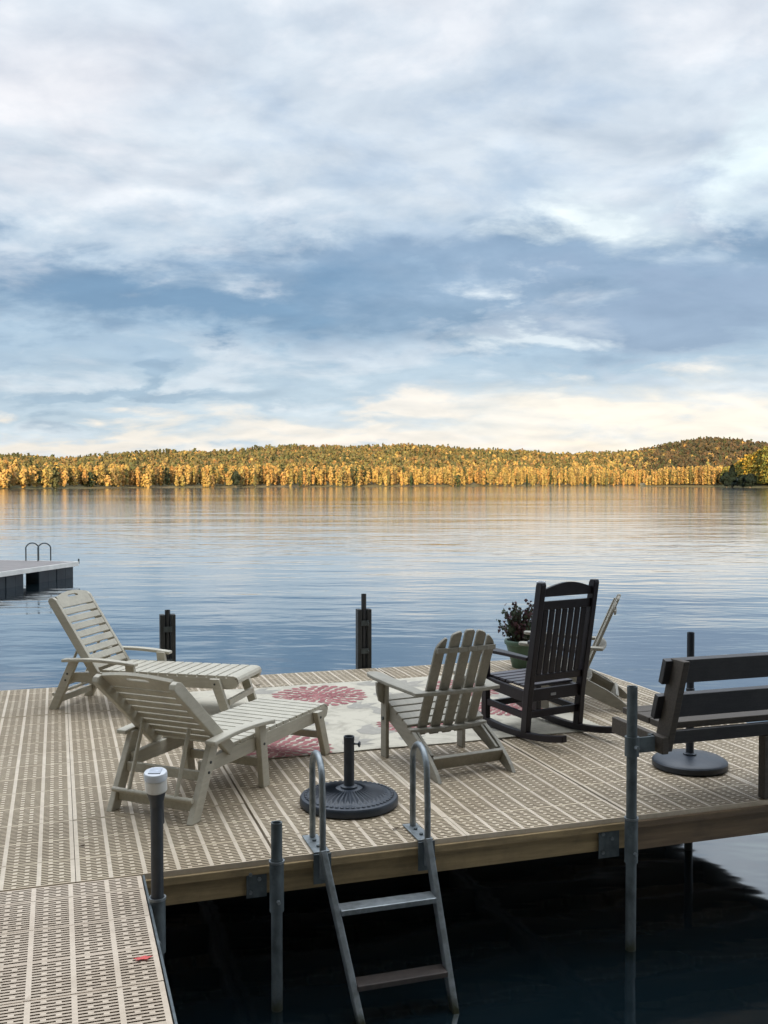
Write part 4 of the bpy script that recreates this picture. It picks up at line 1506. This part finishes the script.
# ------------------------------------------------------------------ potted plant
pot = empty('potted_plant', W(4.20, 8.60, 0), 0, 'ribbed green pot with a dark leafy reddish plant at the far dock edge', 'potted plant')
mb = MB()
mb.lathe([(0.105, 0.0), (0.112, 0.012), (0.135, 0.10), (0.165, 0.20), (0.176, 0.235), (0.190, 0.24), (0.194, 0.27), (0.185, 0.285), (0.168, 0.28), (0.16, 0.235)], 48,
         wob=lambda i, an: 1 + (0.012 * math.sin(an * 20) if i < 5 else 0))
mb.build('pot', M['pot'], pot, smooth=True)
mb = MB()
mb.lathe([(0.158, 0.235), (0.08, 0.25), (0.01, 0.255)], 20)
mb.build('soil', M['soil'], pot)
mb = MB()
lv = Leaves()
for k in range(80):
    an = random.uniform(0, 2 * PI)
    r0, r1 = random.uniform(0, 0.10), random.uniform(0.05, 0.27)
    h = random.uniform(0.42, 0.70) - r1 * 0.4
    a_ = Vector((r0 * math.cos(an), r0 * math.sin(an), 0.24))
    b_ = Vector((r1 * math.cos(an), r1 * math.sin(an), h))
    m_ = a_.lerp(b_, 0.5) + Vector((-0.01 * math.cos(an), -0.01 * math.sin(an), 0.02))
    mb.tube([a_, m_, b_], [0.004, 0.003, 0.002], 5)
    tint = random.choice([(0.075, 0.040, 0.042), (0.05, 0.07, 0.04), (0.06, 0.032, 0.036), (0.045, 0.06, 0.036), (0.05, 0.05, 0.035)])
    for q in range(11):
        f = 0.35 + 0.65 * q / 10
        p = a_.lerp(b_, f)
        cc = np.array([[p.x + random.gauss(0, 0.022), p.y + random.gauss(0, 0.022), p.z + random.gauss(0, 0.008)]])
        nn = rng.normal(0, 1, (1, 3))
        nn /= np.linalg.norm(nn)
        lv.c.append(cc)
        lv.s.append(np.array([random.uniform(0.017, 0.036)]))
        lv.n.append(nn)
        lv.col.append(np.clip(np.array([tint]) * random.uniform(0.7, 1.4), 0.004, 1))
mb.build('stems', M['leaf_brown'], pot)
lv.build('leaves', M['foliage'], pot)


pot.scale = (0.9, 0.9, 0.94)


# ------------------------------------------------------------------ swim raft out on the lake
def raft():
    c = Vector((-7.90, 25.85, 0))
    side = Vector((-0.80, -3.0, 0)).normalized()     # towards the viewer
    backw = Vector((side.y, -side.x, 0))             # towards the left
    ang = math.atan2(backw.y, backw.x)
    root = empty('swim_raft', (c.x, c.y, WATER), ang, 'wooden swim raft with pale edge boards floating on navy floats at the left', 'raft')
    L, Wd = 3.6, 3.7
    # local x to the left along the far edge, local y towards the viewer (mirrored frame handled by sign)
    sy = 1 if Vector((-math.sin(ang), math.cos(ang), 0)).dot(side) > 0 else -1
    mb_ = MB()
    for k in range(26):
        y = sy * (0.05 + (Wd - 0.1) * (k + 0.5) / 26)
        mb_.box((L / 2, y, 0.385), (L - 0.10, (Wd - 0.1) / 26 - 0.008, 0.03))
    mb_.build('deck_boards', M['raft_deck'], root)
    for (cx_, cy_, sx_, sy_) in ((0.018, Wd / 2, 0.036, Wd), (L - 0.018, Wd / 2, 0.036, Wd), (L / 2, 0.018, L - 0.076, 0.036), (L / 2, Wd - 0.018, L - 0.076, 0.036)):
        mb_ = MB()
        mb_.box((cx_, sy * cy_, 0.345), (sx_, sy_, 0.115))
        mb_.build('edge_board', M['raft_white'], root, bevel=0.004)
    for (ya, yb) in ((0.10, 1.62), (2.22, 3.60)):
        for (xa, xb) in ((0.10, 0.46), (3.1, 3.46)):
            mb_ = MB()
            n = 4
            for q in range(n):
                y0, y1 = ya + (yb - ya) * q / n, ya + (yb - ya) * (q + 1) / n
                mb_.box(((xa + xb) / 2, sy * (y0 + y1) / 2, 0.04), (xb - xa + (0.02 if q % 2 else 0.0), y1 - y0 - 0.004, 0.48))
            mb_.build('float', M['float'], root, bevel=0.02)
    # two ladder hoops on the far edge
    lad = None
    for x in (1.10, 1.46):
        pts = [Vector((x, sy * 0.16, 0.40)), Vector((x, sy * 0.16, 0.70))]
        for q in range(11):
            an = PI * q / 10
            pts.append(Vector((x - 0.115 + 0.115 * math.cos(an), sy * (0.16 - 0.22 * q / 10), 0.75 + 0.115 * math.sin(an))))
        pts += [Vector((x - 0.23, sy * -0.06, 0.6)), Vector((x - 0.23, sy * -0.06, 0.3)), Vector((x - 0.23, sy * -0.10, -0.6))]
        mb_ = MB()
        mb_.tube(pts, 0.017, 10)
        mb_.build('ladder_hoop', M['pipe'], root, smooth=True)
    mb_ = MB()
    mb_.tube([(0.02, -sy * 0.02, 0.34), (0.02, -sy * 0.02, 0.47)], 0.02, 10)
    mb_.build('corner_stake', M['pipe'], root)
    return root


raft()

# ------------------------------------------------------------------ small fallen leaves
def fallen_leaf(s, t, size, an, material, label):
    mb_ = MB()
    pts = []
    for k in range(10):
        a_ = 2 * PI * k / 10
        r_ = size * (1.0 if k % 2 == 0 else 0.55) * random.uniform(0.85, 1.1)
        pts.append((r_ * math.cos(a_) * 1.5, r_ * math.sin(a_) * 0.7, random.uniform(0.002, 0.008)))
    mb_.add([(0, 0, 0.004)] + pts, [(0, k + 1, (k + 1) % 10 + 1) for k in range(10)])
    o = mb_.build('fallen_leaf', material)
    so = o.modifiers.new('thick', 'SOLIDIFY')
    so.thickness = 0.0012
    o.location = W(s, t, 0.003)
    o.rotation_euler = (0, 0, AX + an)
    tag(o, label, 'leaf')


fallen_leaf(0.285, 3.72, 0.027, 0.1, M['leaf_red'], 'bright red fallen leaf near the right edge of the walkway')
fallen_leaf(0.10, 4.98, 0.013, 0.5, M['leaf_brown'], 'brown leaf scrap on the dock in front of the nearer lounger')
fallen_leaf(1.61, 4.74, 0.016, 0.2, M['leaf_brown'], 'brown leaf scrap beside the right ladder mounting plate')
fallen_leaf(1.64, 8.52, 0.022, 0.2, M['leaf_brown'], 'dark leaf scrap at the far edge of the rug')
